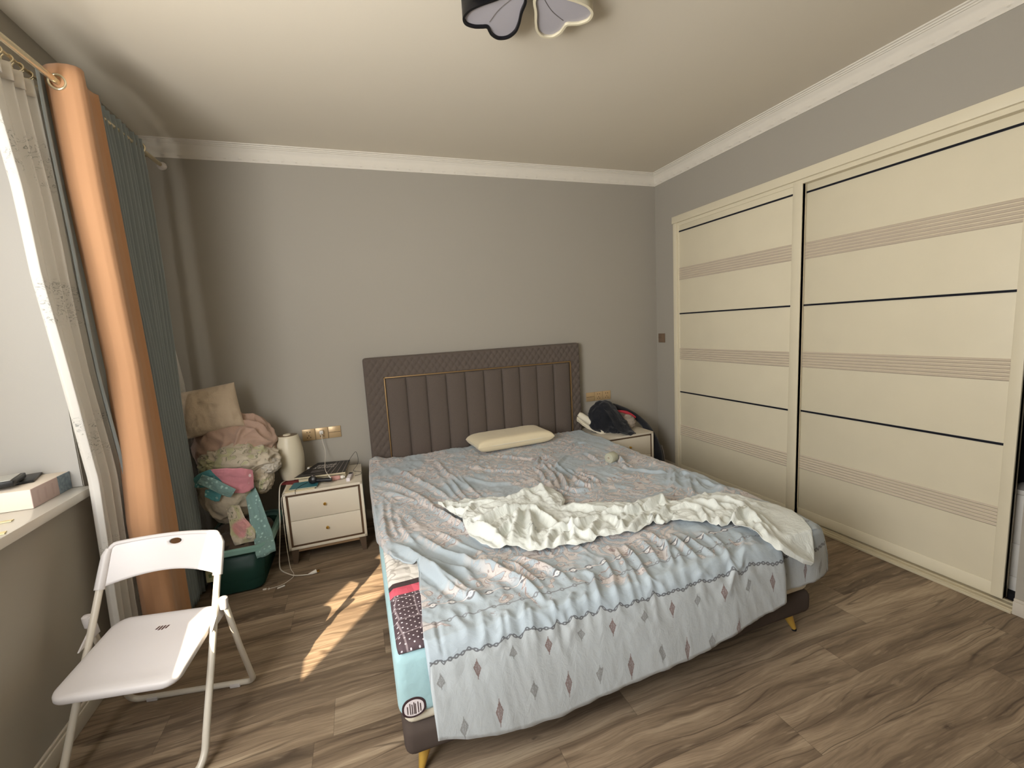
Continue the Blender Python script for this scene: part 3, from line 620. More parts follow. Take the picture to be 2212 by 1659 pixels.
# scrolling ornaments: contour lines of warped noise inside big medallions
big = t.noise(v, 2.6, 1.5, 0.5, 0.4); area = t.step(big, 0.40, 0.50)
n1 = t.noise(v, 9.0, 1.0, 0.5, 1.6); fill = t.step(((n1*4.5).fract()-0.5).abs(), 0.16, 0.24)*area
c1 = ((n1*9.0).fract()-0.5).abs(); line1 = (1.0-t.step(c1, 0.035, 0.10))*area
n2 = t.noise(v, 24.0, 1.0, 0.5, 2.5); c2 = ((n2*5.0).fract()-0.5).abs(); line2 = (1.0-t.step(c2, 0.04, 0.12))*t.step(big, 0.46, 0.56)
warm = t.mix(t.noise(v, 1.4, 1), srgb(212, 198, 194), srgb(204, 192, 180))
c = t.mix(fill*0.75, blue, warm)
c = t.mix(line2*0.55, c, t.mix(t.noise(v, 3, 1), srgb(136, 104, 94), srgb(118, 104, 98)))
c = t.mix(line1*0.62, c, t.mix(t.noise(v, 5, 1), srgb(124, 86, 80), srgb(88, 80, 82)))
# chains near the foot
def chain(y0, pitch, r, ring, flower=0.0):
    fx = ((x/pitch).fract()-0.5)*pitch; fy = y-y0
    rad = (fx*fx+fy*fy*1.2).sqrt()
    k = (1.0-t.step((rad-r).abs(), ring*0.5, ring))
    link = (1.0-t.step(fy.abs(), ring*0.5, ring))*fx.abs().gt(r)
    return k.max(link)
sw = t.noise(t.vec(x*6.0, 0.0, 0.0), 1.0, 1.0)*0.008
y = y + sw - 0.004
k1 = chain(-2.088, 0.066, 0.013, 0.0045); k1b = chain(-2.088, 0.066, 0.0055, 0.003); k2 = chain(-2.178, 0.05, 0.0065, 0.0035); k3 = chain(-2.380, 0.0215, 0.0058, 0.0042)
paleblue_ = srgb(166, 188, 198)
zone = t.step(y, -2.10, -2.02); c = t.mix(zone.max(area*t.step(y, -2.26, -2.2)*t.step(n1, .5, .54)), t.mix(k1b*.8, blue, srgb(230, 224, 220)), c)
c = t.mix((k1*0.75).max(k2*0.6), c, srgb(92, 84, 84)); c = t.mix(k1b*0.8, c, srgb(224, 218, 214))
drape = y.lt(-2.380)
grey = t.mix(t.noise(v, 3, 2), srgb(168, 174, 176), srgb(182, 187, 188))
# alternating lozenges
def lozenge(px, py, ox, oy, a, b, col, c):
    fx = (((x+ox)/px).fract()-0.5)*px; fy = (((y+2.380+oy)/py).fract()-0.5)*py
    d = fx.abs()/a+fy.abs()/b; wob = t.noise(t.vec(fx, fy, 0.0), 260, 1.0)
    dd = d+(wob-0.5)*0.5
    ins = 1.0-t.step(dd, 0.85, 1.05); rim = ins*t.step(dd, 0.55, 0.75); pat = ins*t.step(wob, 0.42, 0.55)
    tip = (1.0-t.step(fx.abs(), 0.0008, 0.0022))*fy.abs().lt(b*1.12)
    c = t.mix(ins*0.55, c, col); return t.mix((rim*0.75).max(pat*0.55).max(tip*0.7), c, col)
g = grey
g = lozenge(0.24, 0.23, 0.115, -0.055+.115, 0.0135, 0.026, srgb(112, 86, 80), g)
g = lozenge(0.24, 0.23, 0.175, 0.06+.115, 0.0135, 0.026, srgb(112, 86, 80), g)
g = lozenge(0.24, 0.23, 0.235, -0.055+.115, 0.0155, 0.019, srgb(124, 124, 122), g)
g = lozenge(0.24, 0.23, 0.055, 0.06+.115, 0.0155, 0.019, srgb(124, 124, 122), g)
c = t.mix(drape, c, g); c = t.mix(k3*0.85, c, srgb(84, 84, 88))
t.color(c)
wr = t.noise(v, 55, 4, 0.6, 0.6); wv = t.noise(v, 700, 1)
t.bump(wr+wv*0.08, 0.22, 0.009)
dv = MB(); dv.v = V; dv.f = F; dv.uv = UV
tag(dv.obj('duvet_cover', t.m, auto=180, solid=0.003), 'rumpled pale blue duvet cover with pinkish scrollwork, hanging off the foot of the bed', 'duvet cover')

# ---- white sheet thrown across
US = [(1.452,-1.292,.5),(1.502,-1.271,.5),(1.608,-1.279,.5),(1.676,-1.293,.5),(1.822,-1.341,.5),(1.909,-1.335,.505),(1.99,-1.315,.52),(2.045,-1.36,.52),(2.075,-1.44,.51),(2.065,-1.52,.5),(2.02,-1.59,.5),(2.05,-1.581,.5),(2.145,-1.604,.5),(2.234,-1.637,.5),(2.31,-1.689,.5),(2.354,-1.712,.5),(2.446,-1.695,.5),(2.512,-1.716,.5),(2.519,-1.759,.5),(2.544,-1.81,.5),(2.646,-1.786,.5),(2.746,-1.777,.5),(2.811,-1.805,.5),(2.85,-1.853,.5),(2.868,-1.922,.5),(2.93,-1.95,.478),(2.97,-2.005,.445),(2.965,-2.06,.43),(2.93,-2.14,.415),(2.85,-2.25,.395),(2.775,-2.30,.382)]
LS = [(1.452,-1.292,.5),(1.485,-1.391,.5),(1.529,-1.477,.5),(1.522,-1.552,.5),(1.523,-1.673,.5),(1.546,-1.771,.5),(1.583,-1.831,.5),(1.68,-1.857,.5),(1.704,-1.91,.5),(1.748,-1.935,.5),(1.809,-1.936,.5),(1.869,-1.931,.5),(1.899,-1.959,.5),(1.963,-1.952,.5),(2.02,-1.935,.5),(2.114,-1.958,.5),(2.173,-1.969,.5),(2.249,-1.944,.5),(2.294,-1.932,.5),(2.325,-1.962,.5),(2.386,-1.936,.5),(2.415,-1.977,.5),(2.498,-2.033,.5),(2.526,-2.081,.5),(2.566,-2.077,.5),(2.59,-2.15,.505),(2.58,-2.23,.51),(2.62,-2.290,.462),(2.71,-2.307,.408),(2.765,-2.308,.380)]
def resample(pts, n):
    P = np.array(pts); d = np.r_[0, np.cumsum(np.linalg.norm(np.diff(P, axis=0), axis=1))]; s = np.linspace(0, d[-1], n)
    return np.stack([np.interp(s, d, P[:, k]) for k in range(3)], 1)
NU, NV = 420, 130
Uc = resample(US, NU); Lc = resample(LS, NU); tt = np.linspace(0, 1, NV)[:, None]
G = Uc[None]*(1-tt[..., None])+Lc[None]*tt[..., None]
lean = np.sin(PI*tt[:, 0])
X, Y = G[..., 0], G[..., 1]
h = folds(X, Y, SHEET_FOLDS)*1.1
wp = vnoise(X*5, Y*5, 2.0)
h += 0.008*ridged(X*11+wp, Y*9-wp, 3.0)+0.0045*ridged(X*24+wp*2+Y*9, Y*20-X*8, 1.0)+0.0018*ridged(X*55+wp*2, Y*48, 1.0)+0.0008*vnoise(X*80, Y*80)
env = np.minimum(1, np.minimum(tt, 1-tt)*9+0.25)
under = folds(X, Y, DUVET_FOLDS)*1.15
G[..., 2] += 0.010+np.maximum(0, under)*0.9+0.014*env*np.ones_like(X)+np.maximum(h, -0.012)*(0.35+0.65*env)
over = np.clip((-2.24-Y)/0.03, 0, 1)
G[..., 1] -= 0.012*over*env
from mathutils.bvhtree import BVHTree
bvh = BVHTree.FromPolygons(V, F)      # keep the sheet lying on the duvet cover, never sinking into it
up_ = np.minimum(1, np.minimum(tt, 1-tt)*14+0.0)*np.ones_like(X)
for j in range(NV):
    for i in range(NU):
        hit = bvh.ray_cast(Vector((G[j, i, 0], G[j, i, 1], 1.0)), Vector((0, 0, -1)))
        if hit[0] is not None:
            zd = hit[0].z+0.005
            body = G[j, i, 2]-0.5-max(0, under[j, i])*0.9     # crease height of the sheet itself
            G[j, i, 2] = max(G[j, i, 2], zd+max(0, body)*0.85)
i0 = int(NU*.86); low = G[:, i0:, 2].copy()      # soften where it rolls over the edge
for _ in range(60):
    Z_ = G[:, i0-1:, 2]; Z_[1:-1, 1:-1] = 0.25*(Z_[:-2, 1:-1]+Z_[2:, 1:-1]+Z_[1:-1, :-2]+Z_[1:-1, 2:]); G[:, i0:, 2] = np.maximum(G[:, i0:, 2], low-0.002)
t = NT('white_cotton', 0.85, 0.2, sheen=0.2); x, y, z = t.uv(); v = t.vec(x, y, 0.0)
star = None
for sx_, sy_, sr_ in ((1.783, -1.792, 0.030), (1.545, -1.595, 0.014)):    # little printed starbursts
    px_, py_ = x-sx_, y-sy_; rr_ = (px_*px_+py_*py_).sqrt(); an = t.math('ARCTAN2', py_, px_)
    ray = (((an*2.07).fract()-0.5).abs().gt(0.40))*rr_.lt(sr_)*rr_.gt(0.001); star = ray if star is None else star.max(ray)
t.color(t.mix(star*0.7, t.mix(t.noise(v, 4, 3), srgb(206, 210, 203), srgb(222, 224, 218)), srgb(66, 70, 72))).bump(t.noise(v, 40, 4, .6, .8)+t.noise(v, 700, 1)*0.08, 0.45, 0.010); M_whitecotton = t.m
tag(MB().grid(G, G[..., :2].copy()).obj('bed_sheet', M_whitecotton, auto=180, solid=0.002), 'crumpled plain white sheet thrown across the lower half of the bed', 'bed sheet')

# ---- pillow
def cushion(a, b, h, n=60, p=5.0, pinch=0.06, wrinkle=0.0, seed=0):
    """closed cushion, half sizes a,b and half height h, seam round the middle"""
    u = np.linspace(-1, 1, n); U_, V_ = np.meshgrid(u, u)
    cu = np.sign(U_)*(1-(1-np.abs(U_))**1.25); cv = np.sign(V_)*(1-(1-np.abs(V_))**1.25)
    th = (np.clip(1-np.abs(cu)**p, 0, 1)**.5)*(np.clip(1-np.abs(cv)**p, 0, 1)**.5)
    px = a*cu*(1-pinch*(1-np.abs(cv)**2)*0.5); py = b*cv*(1-pinch*(1-np.abs(cu)**2)*0.5)
    wz = wrinkle*(ridged(px*12+seed, py*12, seed)+.5*ridged(px*30+seed, py*26, seed+2))*np.minimum(1, th*2)
    up = np.stack([px, py, h*th+wz], -1); dn = np.stack([px, py, -h*th+wz*.3], -1)
    mb = MB(); mb.grid(up, np.stack([px, py], -1)); mb.grid(dn[:, ::-1], np.stack([px, py], -1)[:, ::-1]); return mb
pl = thing('pillow', 'flat cream latex pillow lying against the headboard', 'pillow', (2.20, -0.288, 0.503))
Mx = Matrix.Translation((2.20, -0.288, 0.556)) @ Matrix.Rotation(math.radians(3.5), 4, 'Z')
cm = cushion(0.315, 0.158, 0.050, p=9.0, wrinkle=0.0012)
rel(cm.xf(Mx), pl).obj('pillow_body', plain('cream_pillowcase', (226, 212, 180), .9, .15, grain=.1, sheen=.2), pl, auto=180)
sm = [Mx @ Vector((0.309*math.copysign(abs(math.cos(a))**.22, math.cos(a)), 0.153*math.copysign(abs(math.sin(a))**.22, math.sin(a)), 0.0)) for a in np.linspace(0, 2*PI, 80, endpoint=False)]
rel(MB().tube(sm, 0.0035, 6, closed=True), pl).obj('piping', M_cream, pl)

# ---- tape roll on the bed
tr = thing('tape_roll', 'translucent pale yellow roll of tape lying on its side on the duvet cover', 'tape roll', (2.64, -1.045, 0.530))
tp_ = NT('clear_tape', 0.25, 0.5).color(srgb(206, 205, 184)); tp_.translucent(.35, srgb(214, 213, 194))
mb = MB().lathe([(0.012, -.03), (0.032, -.03), (0.034, -.027), (0.034, .027), (0.032, .03), (0.012, .03), (0.012, -.03)], 36)
mb.xf(Matrix.Rotation(math.radians(22), 4, 'Z') @ Matrix.Rotation(PI/2, 4, 'Y'))
mb.obj('tape', tp_.m, tr)
mb = MB().lathe([(0.0095, -.03), (0.012, -.03), (0.012, .03), (0.0095, .03), (0.0095, -.03)], 24).xf(Matrix.Rotation(math.radians(22), 4, 'Z') @ Matrix.Rotation(PI/2, 4, 'Y'))
mb.obj('core', M_cream, tr)

# ================================================================ nightstands
M_nwhite = plain('nightstand_white_lacquer', (216, 206, 188), 0.35, 0.45)
M_nbrown = plain('nightstand_brown_inset', (88, 66, 48), 0.45)
M_napron = plain('nightstand_apron', (150, 122, 92), 0.4, 0.4)
M_nleg = plain('nightstand_leg', (92, 76, 62), 0.5)
ns = thing('nightstand', 'white two-drawer nightstand with brown edging, cluttered top, left of the bed', 'nightstand', (0.848, -0.325, 0))
w2, d0, d1, z0, z1 = 0.235, -0.215, 0.215, 0.102, 0.475    # local frame, front at d0
m = MB().box(-w2, w2, d0+.012, d1, z0, z1, .002).box(-w2, w2, d0, d0+.014, z1-.016, z1, .001).box(-w2, w2, d0, d0+.014, z0, z0+.016, .001).box(-w2, -w2+.016, d0, d0+.014, z0, z1, .001).box(w2-.016, w2, d0, d0+.014, z0, z1, .001)
m.obj('body', M_nwhite, ns)
m = MB()
for (a, b, c, d) in [(-w2+.016, w2-.016, z1-.027, z1-.016), (-w2+.016, w2-.016, z0+.016, z0+.027), (-w2+.016, -w2+.027, z0+.016, z1-.016), (w2-.027, w2-.016, z0+.016, z1-.016)]: m.box(a, b, d0+.006, d0+.014, c, d)
m.obj('inset_edge', M_nbrown, ns, smooth=False)
for k in (0, 1):
    za = z0+.029+k*0.1585; zb = za+0.1560
    d = MB().box(-w2+.029, w2-.029, d0+.002, d0+.012, za, zb, .0015).obj('drawer', M_nwhite, ns)
    kn = MB().lathe([(0.0, .022), (.006, .021), (.009, .017), (.009, .012), (.005, .008), (.0035, .002), (.006, 0), (0, 0)], 20)
    kn.xf(Matrix.Translation((0.0, d0+.002, (za+zb)/2+.005)) @ Matrix.Rotation(PI/2, 4, 'X')); kn.obj('knob', M_brass, d)
MB().box(-w2+.01, w2-.01, d0+.015, d0+.028, z0-.022, z0, .001).obj('apron', M_napron, ns)
MB().box(-w2+.01, w2-.01, d1-.028, d1-.015, z0-.022, z0, .001).obj('apron', M_napron, ns)
for sx in (-1, 1):
    for sy in (-1, 1):
        cx, cy = sx*(w2-.032), (d0+.035 if sy < 0 else d1-.035); m = MB(); a, b = .022, .013
        ox = sx*.006
        V8 = [(cx-a, cy-a, z0-.001), (cx+a, cy-a, z0-.001), (cx+a, cy+a, z0-.001), (cx-a, cy+a, z0-.001), (cx+ox-b, cy-b, 0), (cx+ox+b, cy-b, 0), (cx+ox+b, cy+b, 0), (cx+ox-b, cy+b, 0)]
        m.add(V8, [(0, 1, 2, 3), (7, 6, 5, 4), (0, 4, 5, 1), (1, 5, 6, 2), (2, 6, 7, 3), (3, 7, 4, 0)]).obj('leg', M_nleg, ns, smooth=False)
def dup(root, loc, label, group=None):
    r = root.copy(); COL.objects.link(r); r.location = loc; r['label'] = label
    if group: r['group'] = group
    for ch in list(root.children):
        c = ch.copy(); COL.objects.link(c); c.parent = r
        for g in ch.children:
            d = g.copy(); COL.objects.link(d); d.parent = c
    return r
ns['group'] = 'nightstands beside the bed'
dup(ns, (3.188, -0.235, 0), 'white nightstand under the black trousers, between the bed and the wardrobe')

# ---- on the left nightstand (top at z 0.475)
TZ = 0.4755
M_hum = plain('matt_white_plastic', (206, 196, 172), 0.4, 0.4)
hm = thing('humidifier', 'cream barrel-shaped humidifier with a brown lid on the left nightstand', 'humidifier', (0.640, -0.235, 0.478))
prof = [(0, 0.0), (.056, 0.0), (.066, .006), (.076, .04), (.0845, .10), (.0860, .15), (.0830, .20), (.075, .25), (.065, .290), (.062, .300), (.059, .302)]
MB().lathe(prof, 48).obj('tank', M_hum, hm)
MB().lathe([(.0595, .301), (.057, .3025), (.03, .303), (.0, .303)], 48).obj('lid', plain('brown_lid', (118, 98, 74), .35), hm)
MB().lathe([(0, .312), (.020, .311), (.024, .308), (.024, .300)], 32, (-.004, -.004, 0)).obj('dial', M_hum, hm)
# flat printed sheet and red cloth beneath
M_red = plain('dark_red_print', (128, 52, 52), 0.7)
m = MB().prism([(0.575, -0.34), (0.66, -0.375), (0.75, -0.30), (0.73, -0.12), (0.60, -0.13)], 0.4755, 0.4775)
tag(m.obj('magazine', M_red, smooth=False), 'dark red leaflet lying under the humidifier at the back left of the nightstand', 'leaflet')
M_page = plain('cream_paper', (206, 192, 160), 0.8); M_blackcover = plain('black_cover', (40, 38, 38), 0.45); M_tealc = plain('teal_cover', (52, 112, 122), 0.5); M_silver = plain('grey_print', (150, 140, 136), .5)
def quad_book(name, label, corners, z0, th, cover, page=M_page, cat='book', over=0.0):
    c = [Vector((x, y, 0)) for x, y in corners]; ctr = sum(c, Vector())/4
    r = thing(name, label, cat, (ctr.x, ctr.y, z0))
    MB().prism([(p.x-ctr.x, p.y-ctr.y) for p in [ctr+(q-ctr)*.985 for q in c]], 0.0012, th-.0012).obj('pages', page, r, smooth=False)
    MB().prism([(p.x-ctr.x, p.y-ctr.y) for p in c], th-.0012, th).obj('front_cover', cover, r, smooth=False)
    MB().prism([(p.x-ctr.x, p.y-ctr.y) for p in c], 0, .0012).obj('back_cover', cover, r, smooth=False)
    return r, ctr
quad_book('booklet', 'cream booklet at the front left edge of the nightstand, under the teal one', [(0.628, -0.532), (0.80, -0.535), (0.80, -0.41), (0.628, -0.40)], TZ, .007, M_page)
quad_book('booklet', 'teal booklet at the front left of the nightstand, under the round black device', [(0.650, -0.515), (0.812, -0.527), (0.822, -0.40), (0.664, -0.385)], TZ+.0072, .006, M_tealc)
quad_book('magazine', 'thick pale-edged magazine beneath the black magazine on the left nightstand', [(0.69, -0.375), (0.985, -0.395), (0.99, -0.13), (0.73, -0.10)], TZ+.0025, .030, M_page)
bk, ctr = quad_book('magazine', 'black magazine with rows of white characters on the left nightstand', [(0.668, -0.385), (0.984, -0.42), (1.012, -0.135), (0.79, -0.085)], TZ+.0330, .013, M_blackcover)
random.seed(4)
def cover_quad(u, v):   # bilinear on the black magazine
    a, b, c_, d = [Vector((x, y, 0)) for x, y in [(0.668, -0.385), (0.984, -0.42), (1.012, -0.135), (0.79, -0.085)]]
    return (a*(1-u)+b*u)*(1-v)+(d*(1-u)+c_*u)*v
gl = MB()
for row, (v0, n_) in enumerate(((.52, 5), (.68, 5))):
    for k in range(n_):
        u0 = .14+k*.105+row*.015
        for (du, dv, su, sv) in [(0, 0, .08, .018), (0, .045, .08, .018), (0, .09, .08, .018), (.0, 0, .016, .11), (.064, 0, .016, .11), (.032, -.005, .014, .11)]:
            if random.random() < .2: continue
            q = [cover_quad(u0+du, v0+dv), cover_quad(u0+du+su, v0+dv), cover_quad(u0+du+su, v0+dv+sv), cover_quad(u0+du, v0+dv+sv)]
            gl.prism([(p.x-ctr.x, p.y-ctr.y) for p in q], .013, .0134)
gl.obj('cover_lettering', plain('white_print_ink', (196, 190, 184), .6), bk, smooth=False)
gl = MB()
for (u0, u1, v0, v1) in [(.60, .615, .05, .98), (.70, .712, .02, .95), (.82, .83, .0, .96), (.93, .94, .0, .95), (.20, .5, .30, .31), (.2, .45, .36, .37), (.22, .42, .24, .248), (.1, .5, .10, .105)]:
    q = [cover_quad(u0, v0), cover_quad(u1, v0), cover_quad(u1, v1), cover_quad(u0, v1)]; gl.prism([(p.x-ctr.x, p.y-ctr.y) for p in q], .013, .0133)
gl.obj('cover_rule', M_silver, bk, smooth=False)
# round black device with handle
dvx = thing('hair_trimmer', 'black hand-held device with a round head at the front of the left nightstand', 'trimmer', (0.80, -0.460, TZ+.0135))
M_blackp = plain('black_plastic', (24, 23, 24), 0.35, 0.5)
m = MB().lathe([(0, -.016), (.020, -.016), (.024, -.012), (.025, 0), (.024, .012), (.018, .017), (0, .018)], 32); m.xf(Matrix.Translation((-.014, 0, .0245)) @ Matrix.Rotation(math.radians(78), 4, 'X') @ Matrix.Rotation(math.radians(-18), 4, 'Y')); m.obj('head', M_blackp, dvx)
MB().tube([(0.0, .002, .017), (.03, -.008, .0165), (.075, -.022, .0155), (.100, -.03, .015)], [.0145, .015, .0145, .0135], 20).obj('handle', M_blackp, dvx)
MB().tube([(-.014, -.0, .049), (-.012, 0, .052)], .005, 12).obj('button', M_silver, dvx)
bt = thing('lotion_bottle', 'small pink bottle with a white cap lying in front of the magazines', 'bottle', (0.915, -0.425, TZ))
pk = NT('pink_plastic', .3, .4).color(srgb(196, 148, 140))
m = MB().lathe([(0, 0), (.014, 0), (.0155, .004), (.0155, .055), (.013, .062), (.008, .066), (.008, .07)], 24); m.xf(Matrix.Translation((-.03, .0, .0158)) @ Matrix.Rotation(PI/2, 4, 'Y')); m.obj('bottle_body', pk.m, bt)
m = MB().lathe([(.0105, 0), (.011, .002), (.011, .017), (.007, .019), (.007, .027), (0, .027)], 20); m.xf(Matrix.Translation((.036, .0, .0158)) @ Matrix.Rotation(PI/2, 4, 'Y')); m.obj('cap', M_white, bt)
bxo = thing('small_box', 'narrow white cardboard box at the right of the left nightstand', 'box', (1.008, -0.43, TZ))
m = MB().box(-.012, .012, -.065, .065, 0, .022, .001); m.xf(Matrix.Rotation(math.radians(-9), 4, 'Z')); m.obj('carton', plain('white_card', (224, 216, 218), .5), bxo)
m = MB().box(-.0115, .0115, .025, .062, .022, .0226); m.xf(Matrix.Rotation(math.radians(-9), 4, 'Z')); m.obj('printed_label', M_blackcover, bxo, smooth=False)
cp = MB().lathe([(0, 0), (.009, 0), (.009, .018), (.007, .021), (0, .021)], 18, (0, 0, 0)); o = cp.obj('bottle_cap', M_white); o.location = (0.738, -0.20, TZ+.0328)
tag(o, 'tiny white cap between the humidifier and the black magazine', 'cap')
def cable(name, label, pts, r, mat, cat='cable', n=10):
    o = MB().tube(spline(pts, n), r, 8).obj(name, mat); return tag(o, label, cat)
M_cordw = plain('white_cable', (214, 206, 192), .4); M_cordb = plain('black_cable', (26, 26, 28), .4)
ch = thing('charger', 'white phone charger in the left wall socket with its cable hanging to the nightstand', 'charger', (0.833, -0.012, 0.725))
rel(MB().box(0.819, 0.845, -0.040, -0.0095, 0.717, 0.743, .004), ch).obj('adapter', M_white, ch)
rel(MB().tube(spline([(0.832, -0.040, 0.728), (0.832, -0.055, 0.715), (0.836, -0.05, 0.66), (0.846, -0.06, 0.60), (0.846, -0.12, 0.555), (0.850, -0.28, 0.535), (0.862, -0.38, 0.532), (0.875, -0.44, 0.530), (0.888, -0.475, 0.521)]), .0021, 8), ch).obj('cord', M_cordw, ch)
rel(MB().tube([(0.884, -0.463, 0.524), (0.896, -0.495, 0.5145)], [.0045, .004], 10), ch).obj('connector', M_white, ch)
cable('black_cable', 'thin black wire running over the teal booklet to the nightstand front edge', [(0.75, -0.43, TZ+.016), (0.72, -0.47, TZ+.016), (0.70, -0.51, TZ+.015), (0.69, -0.535, TZ+.012), (0.688, -0.5425, TZ+.002), (0.688, -0.543, TZ-.012)], .0012, M_cordb)
cable('earphone_cable', 'looped thin black wire at the back right corner of the left nightstand', [(1.0, -.18, .525), (1.03, -.12, .55), (1.055, -.09, .565), (1.066, -.13, .53), (1.06, -.20, .50), (1.03, -.27, .480), (1.05, -.30, .4785), (1.078, -.33, .4785), (1.078, -.38, .4785), (1.04, -.40, .4785)], .0013, M_cordb)

# ---- cords and stick on the floor
pc = thing('power_cord', 'white power cord from the humidifier, ending in a plug on the floor before the nightstand', 'cord', (0.76, -0.69, 0))
rel(MB().tube(spline([(0.600, -0.30, 0.486), (0.592, -0.40, 0.50), (0.596, -0.50, 0.49), (0.592, -0.55, 0.40), (0.588, -0.56, 0.32), (0.575, -0.55, 0.22), (0.562, -0.55, 0.12), (0.553, -0.555, 0.03), (0.566, -0.58, 0.006), (0.616, -0.644, 0.0045), (0.658, -0.68, 0.0045), (0.735, -0.703, 0.0045)]), .0032, 8), pc).obj('cord', M_cordw, pc)
pg = rel(MB().tube([(0.728, -0.702, .007), (0.745, -0.703, .010), (0.772, -0.695, .0125)], [.004, .0085, .0125], 12), pc).obj('plug', M_white, pc)
rel(MB().box(.772, .79, -.702, -.699, .008, .016).box(.771, .789, -.692, -.689, .008, .016), pc).obj('prong', M_brass, pg, smooth=False)
c2 = thing('usb_cable', 'thin white USB cable trailing from the nightstand to the floor by the green tub', 'cable', (0.50, -0.76, 0))
rel(MB().tube(spline([(0.632, -0.546, 0.468), (0.609, -0.548, 0.45), (0.606, -0.55, 0.33), (0.604, -0.55, 0.20), (0.606, -0.555, 0.10), (0.615, -0.58, 0.012), (0.639, -0.643, 0.003), (0.639, -0.693, 0.003), (0.592, -0.75, 0.003), (0.534, -0.764, 0.003), (0.515, -0.762, 0.003)]), .0017, 8), c2).obj('cord', M_cordw, c2)
rel(MB().box(.492, .512, -.766, -.756, .0005, .0075, .002), c2).obj('connector', M_white, c2)
rel(MB().tube([(.524, -.775, .003), (.528, -.764, .003), (.522, -.754, .003)], .0016, 8), c2).obj('cable_tie', M_white, c2)
tag(MB().tube([(0.571, -0.785, .0045), (0.608, -0.770, .0045)], .0042, 12).obj('white_stick', M_white), 'small white stick lying on the floor between the tub and the nightstand', 'stick')

# ================================================================ curtains
def curtain(name, label, yl, yr, zt, zb, x0, amp, nf, mat, ph=0.0, sharp=1.0, header=None, seed=0, wob=0.006, prof=None):
    """yl, yr: [(z, y)] of the near and far edge"""
    top_w = yr[0][1]-yl[0][1]; yl = sorted(yl); yr = sorted(yr)   # np.interp wants rising z
    nu, nv = max(80, nf*28), 70; u = np.linspace(0, 1, nu+1); P = np.zeros((nv+1, nu+1, 3)); UVc = np.zeros((nv+1, nu+1, 2))
    for j in range(nv+1):
        z = zt+(zb-zt)*j/nv
        a = np.interp(z, [q[0] for q in yl], [q[1] for q in yl]); b = np.interp(z, [q[0] for q in yr], [q[1] for q in yr])
        drift = 0.10*vnoise(u*nf*.6+seed, np.full_like(u, z*.7), seed)
        s = np.sin(2*PI*(u*nf+ph+drift)); s = np.sign(s)*np.abs(s)**sharp
        amp_z = amp*(0.85+.25*vnoise(u*nf*.7, np.full_like(u, z*.5), seed+3))
        P[j, :, 0] = x0+amp_z*s+wob*vnoise(u*4+seed, np.full_like(u, z*2.2), seed)
        P[j, :, 1] = a+(b-a)*(u+0.35/nf*0.25*np.cos(2*PI*(u*nf+ph+drift)))
        if prof:   # plan view of the folds: (u, x, y offset)
            q = np.array(prof); dr = 0.006*vnoise(np.full_like(u, z*1.3), u*3, seed)
            P[j, :, 0] = np.interp(u, q[:, 0], q[:, 1])+dr
            P[j, :, 1] = np.interp(z, [k[0] for k in yl], [k[1] for k in yl])+np.interp(u, q[:, 0], q[:, 2])*((b-a)/top_w)+dr
        P[j, :, 2] = z; UVc[j, :, 0] = u*nf*amp*4.5; UVc[j, :, 1] = z
    root = thing(name, label, 'curtain', (x0, (yl[-1][1]+yr[-1][1])/2, zb))
    rel(MB().grid(P, UVc), root).obj('panel', mat, root, auto=180, solid=0.0015)
    return root
def fabric(name, c0, c1, tr, rough=.9):
    t = NT(name, rough, .15, sheen=.2); x, y, z = t.uv(); v = t.vec(x, y, 0.0); n = t.noise(t.vec(x*120.0, y*30.0, 0.0), 1.0, 3)
    col = t.mix(t.noise(v, 3, 2), c0, c1); t.color(col).bump(n, .15, .002); t.translucent(tr, col); return t.m
M_orange = fabric('orange_blackout', srgb(196, 148, 110), srgb(206, 158, 118), .12)
M_bluecur = fabric('blue_grey_blackout', srgb(142, 150, 150), srgb(154, 161, 160), .08)
# sheer with embroidered sprigs
t = NT('embroidered_sheer', .85, .2); x, y, z = t.uv(); v = t.vec(x, y, 0.0)
n1 = t.noise(v, 34.0, 1.0, .5, 1.8); ln = 1.0-t.step(((n1*4.0).fract()-.5).abs(), .04, .12)
bandz = t.step((((y-0.30)/0.52).fract()-0.5).abs(), 0.20, 0.12)*t.step(t.noise(v, 11, 2), .44, .54)
emb = ln*bandz*0.55
t.color(t.mix(emb, srgb(240, 238, 234), srgb(92, 100, 96))); t.translucent(.4, t.mix(emb, srgb(242, 240, 236), srgb(92, 100, 96))); t.see_through(0.14*(1.0-emb)); M_sheer = t.m
cs = curtain('sheer_curtain', 'white sheer curtain with grey embroidered sprigs, nearest the window recess', [(2.42, -1.50), (2.0, -1.44), (1.69, -1.43), (1.34, -1.38), (.9, -1.31), (.6, -1.33), (.1, -1.36)], [(2.42, -1.155), (1.72, -1.13), (1.33, -1.10), (.86, -1.05), (.1, -1.05)], 2.42, 0.03, 0.075, 0.022, 6, M_sheer, seed=1)
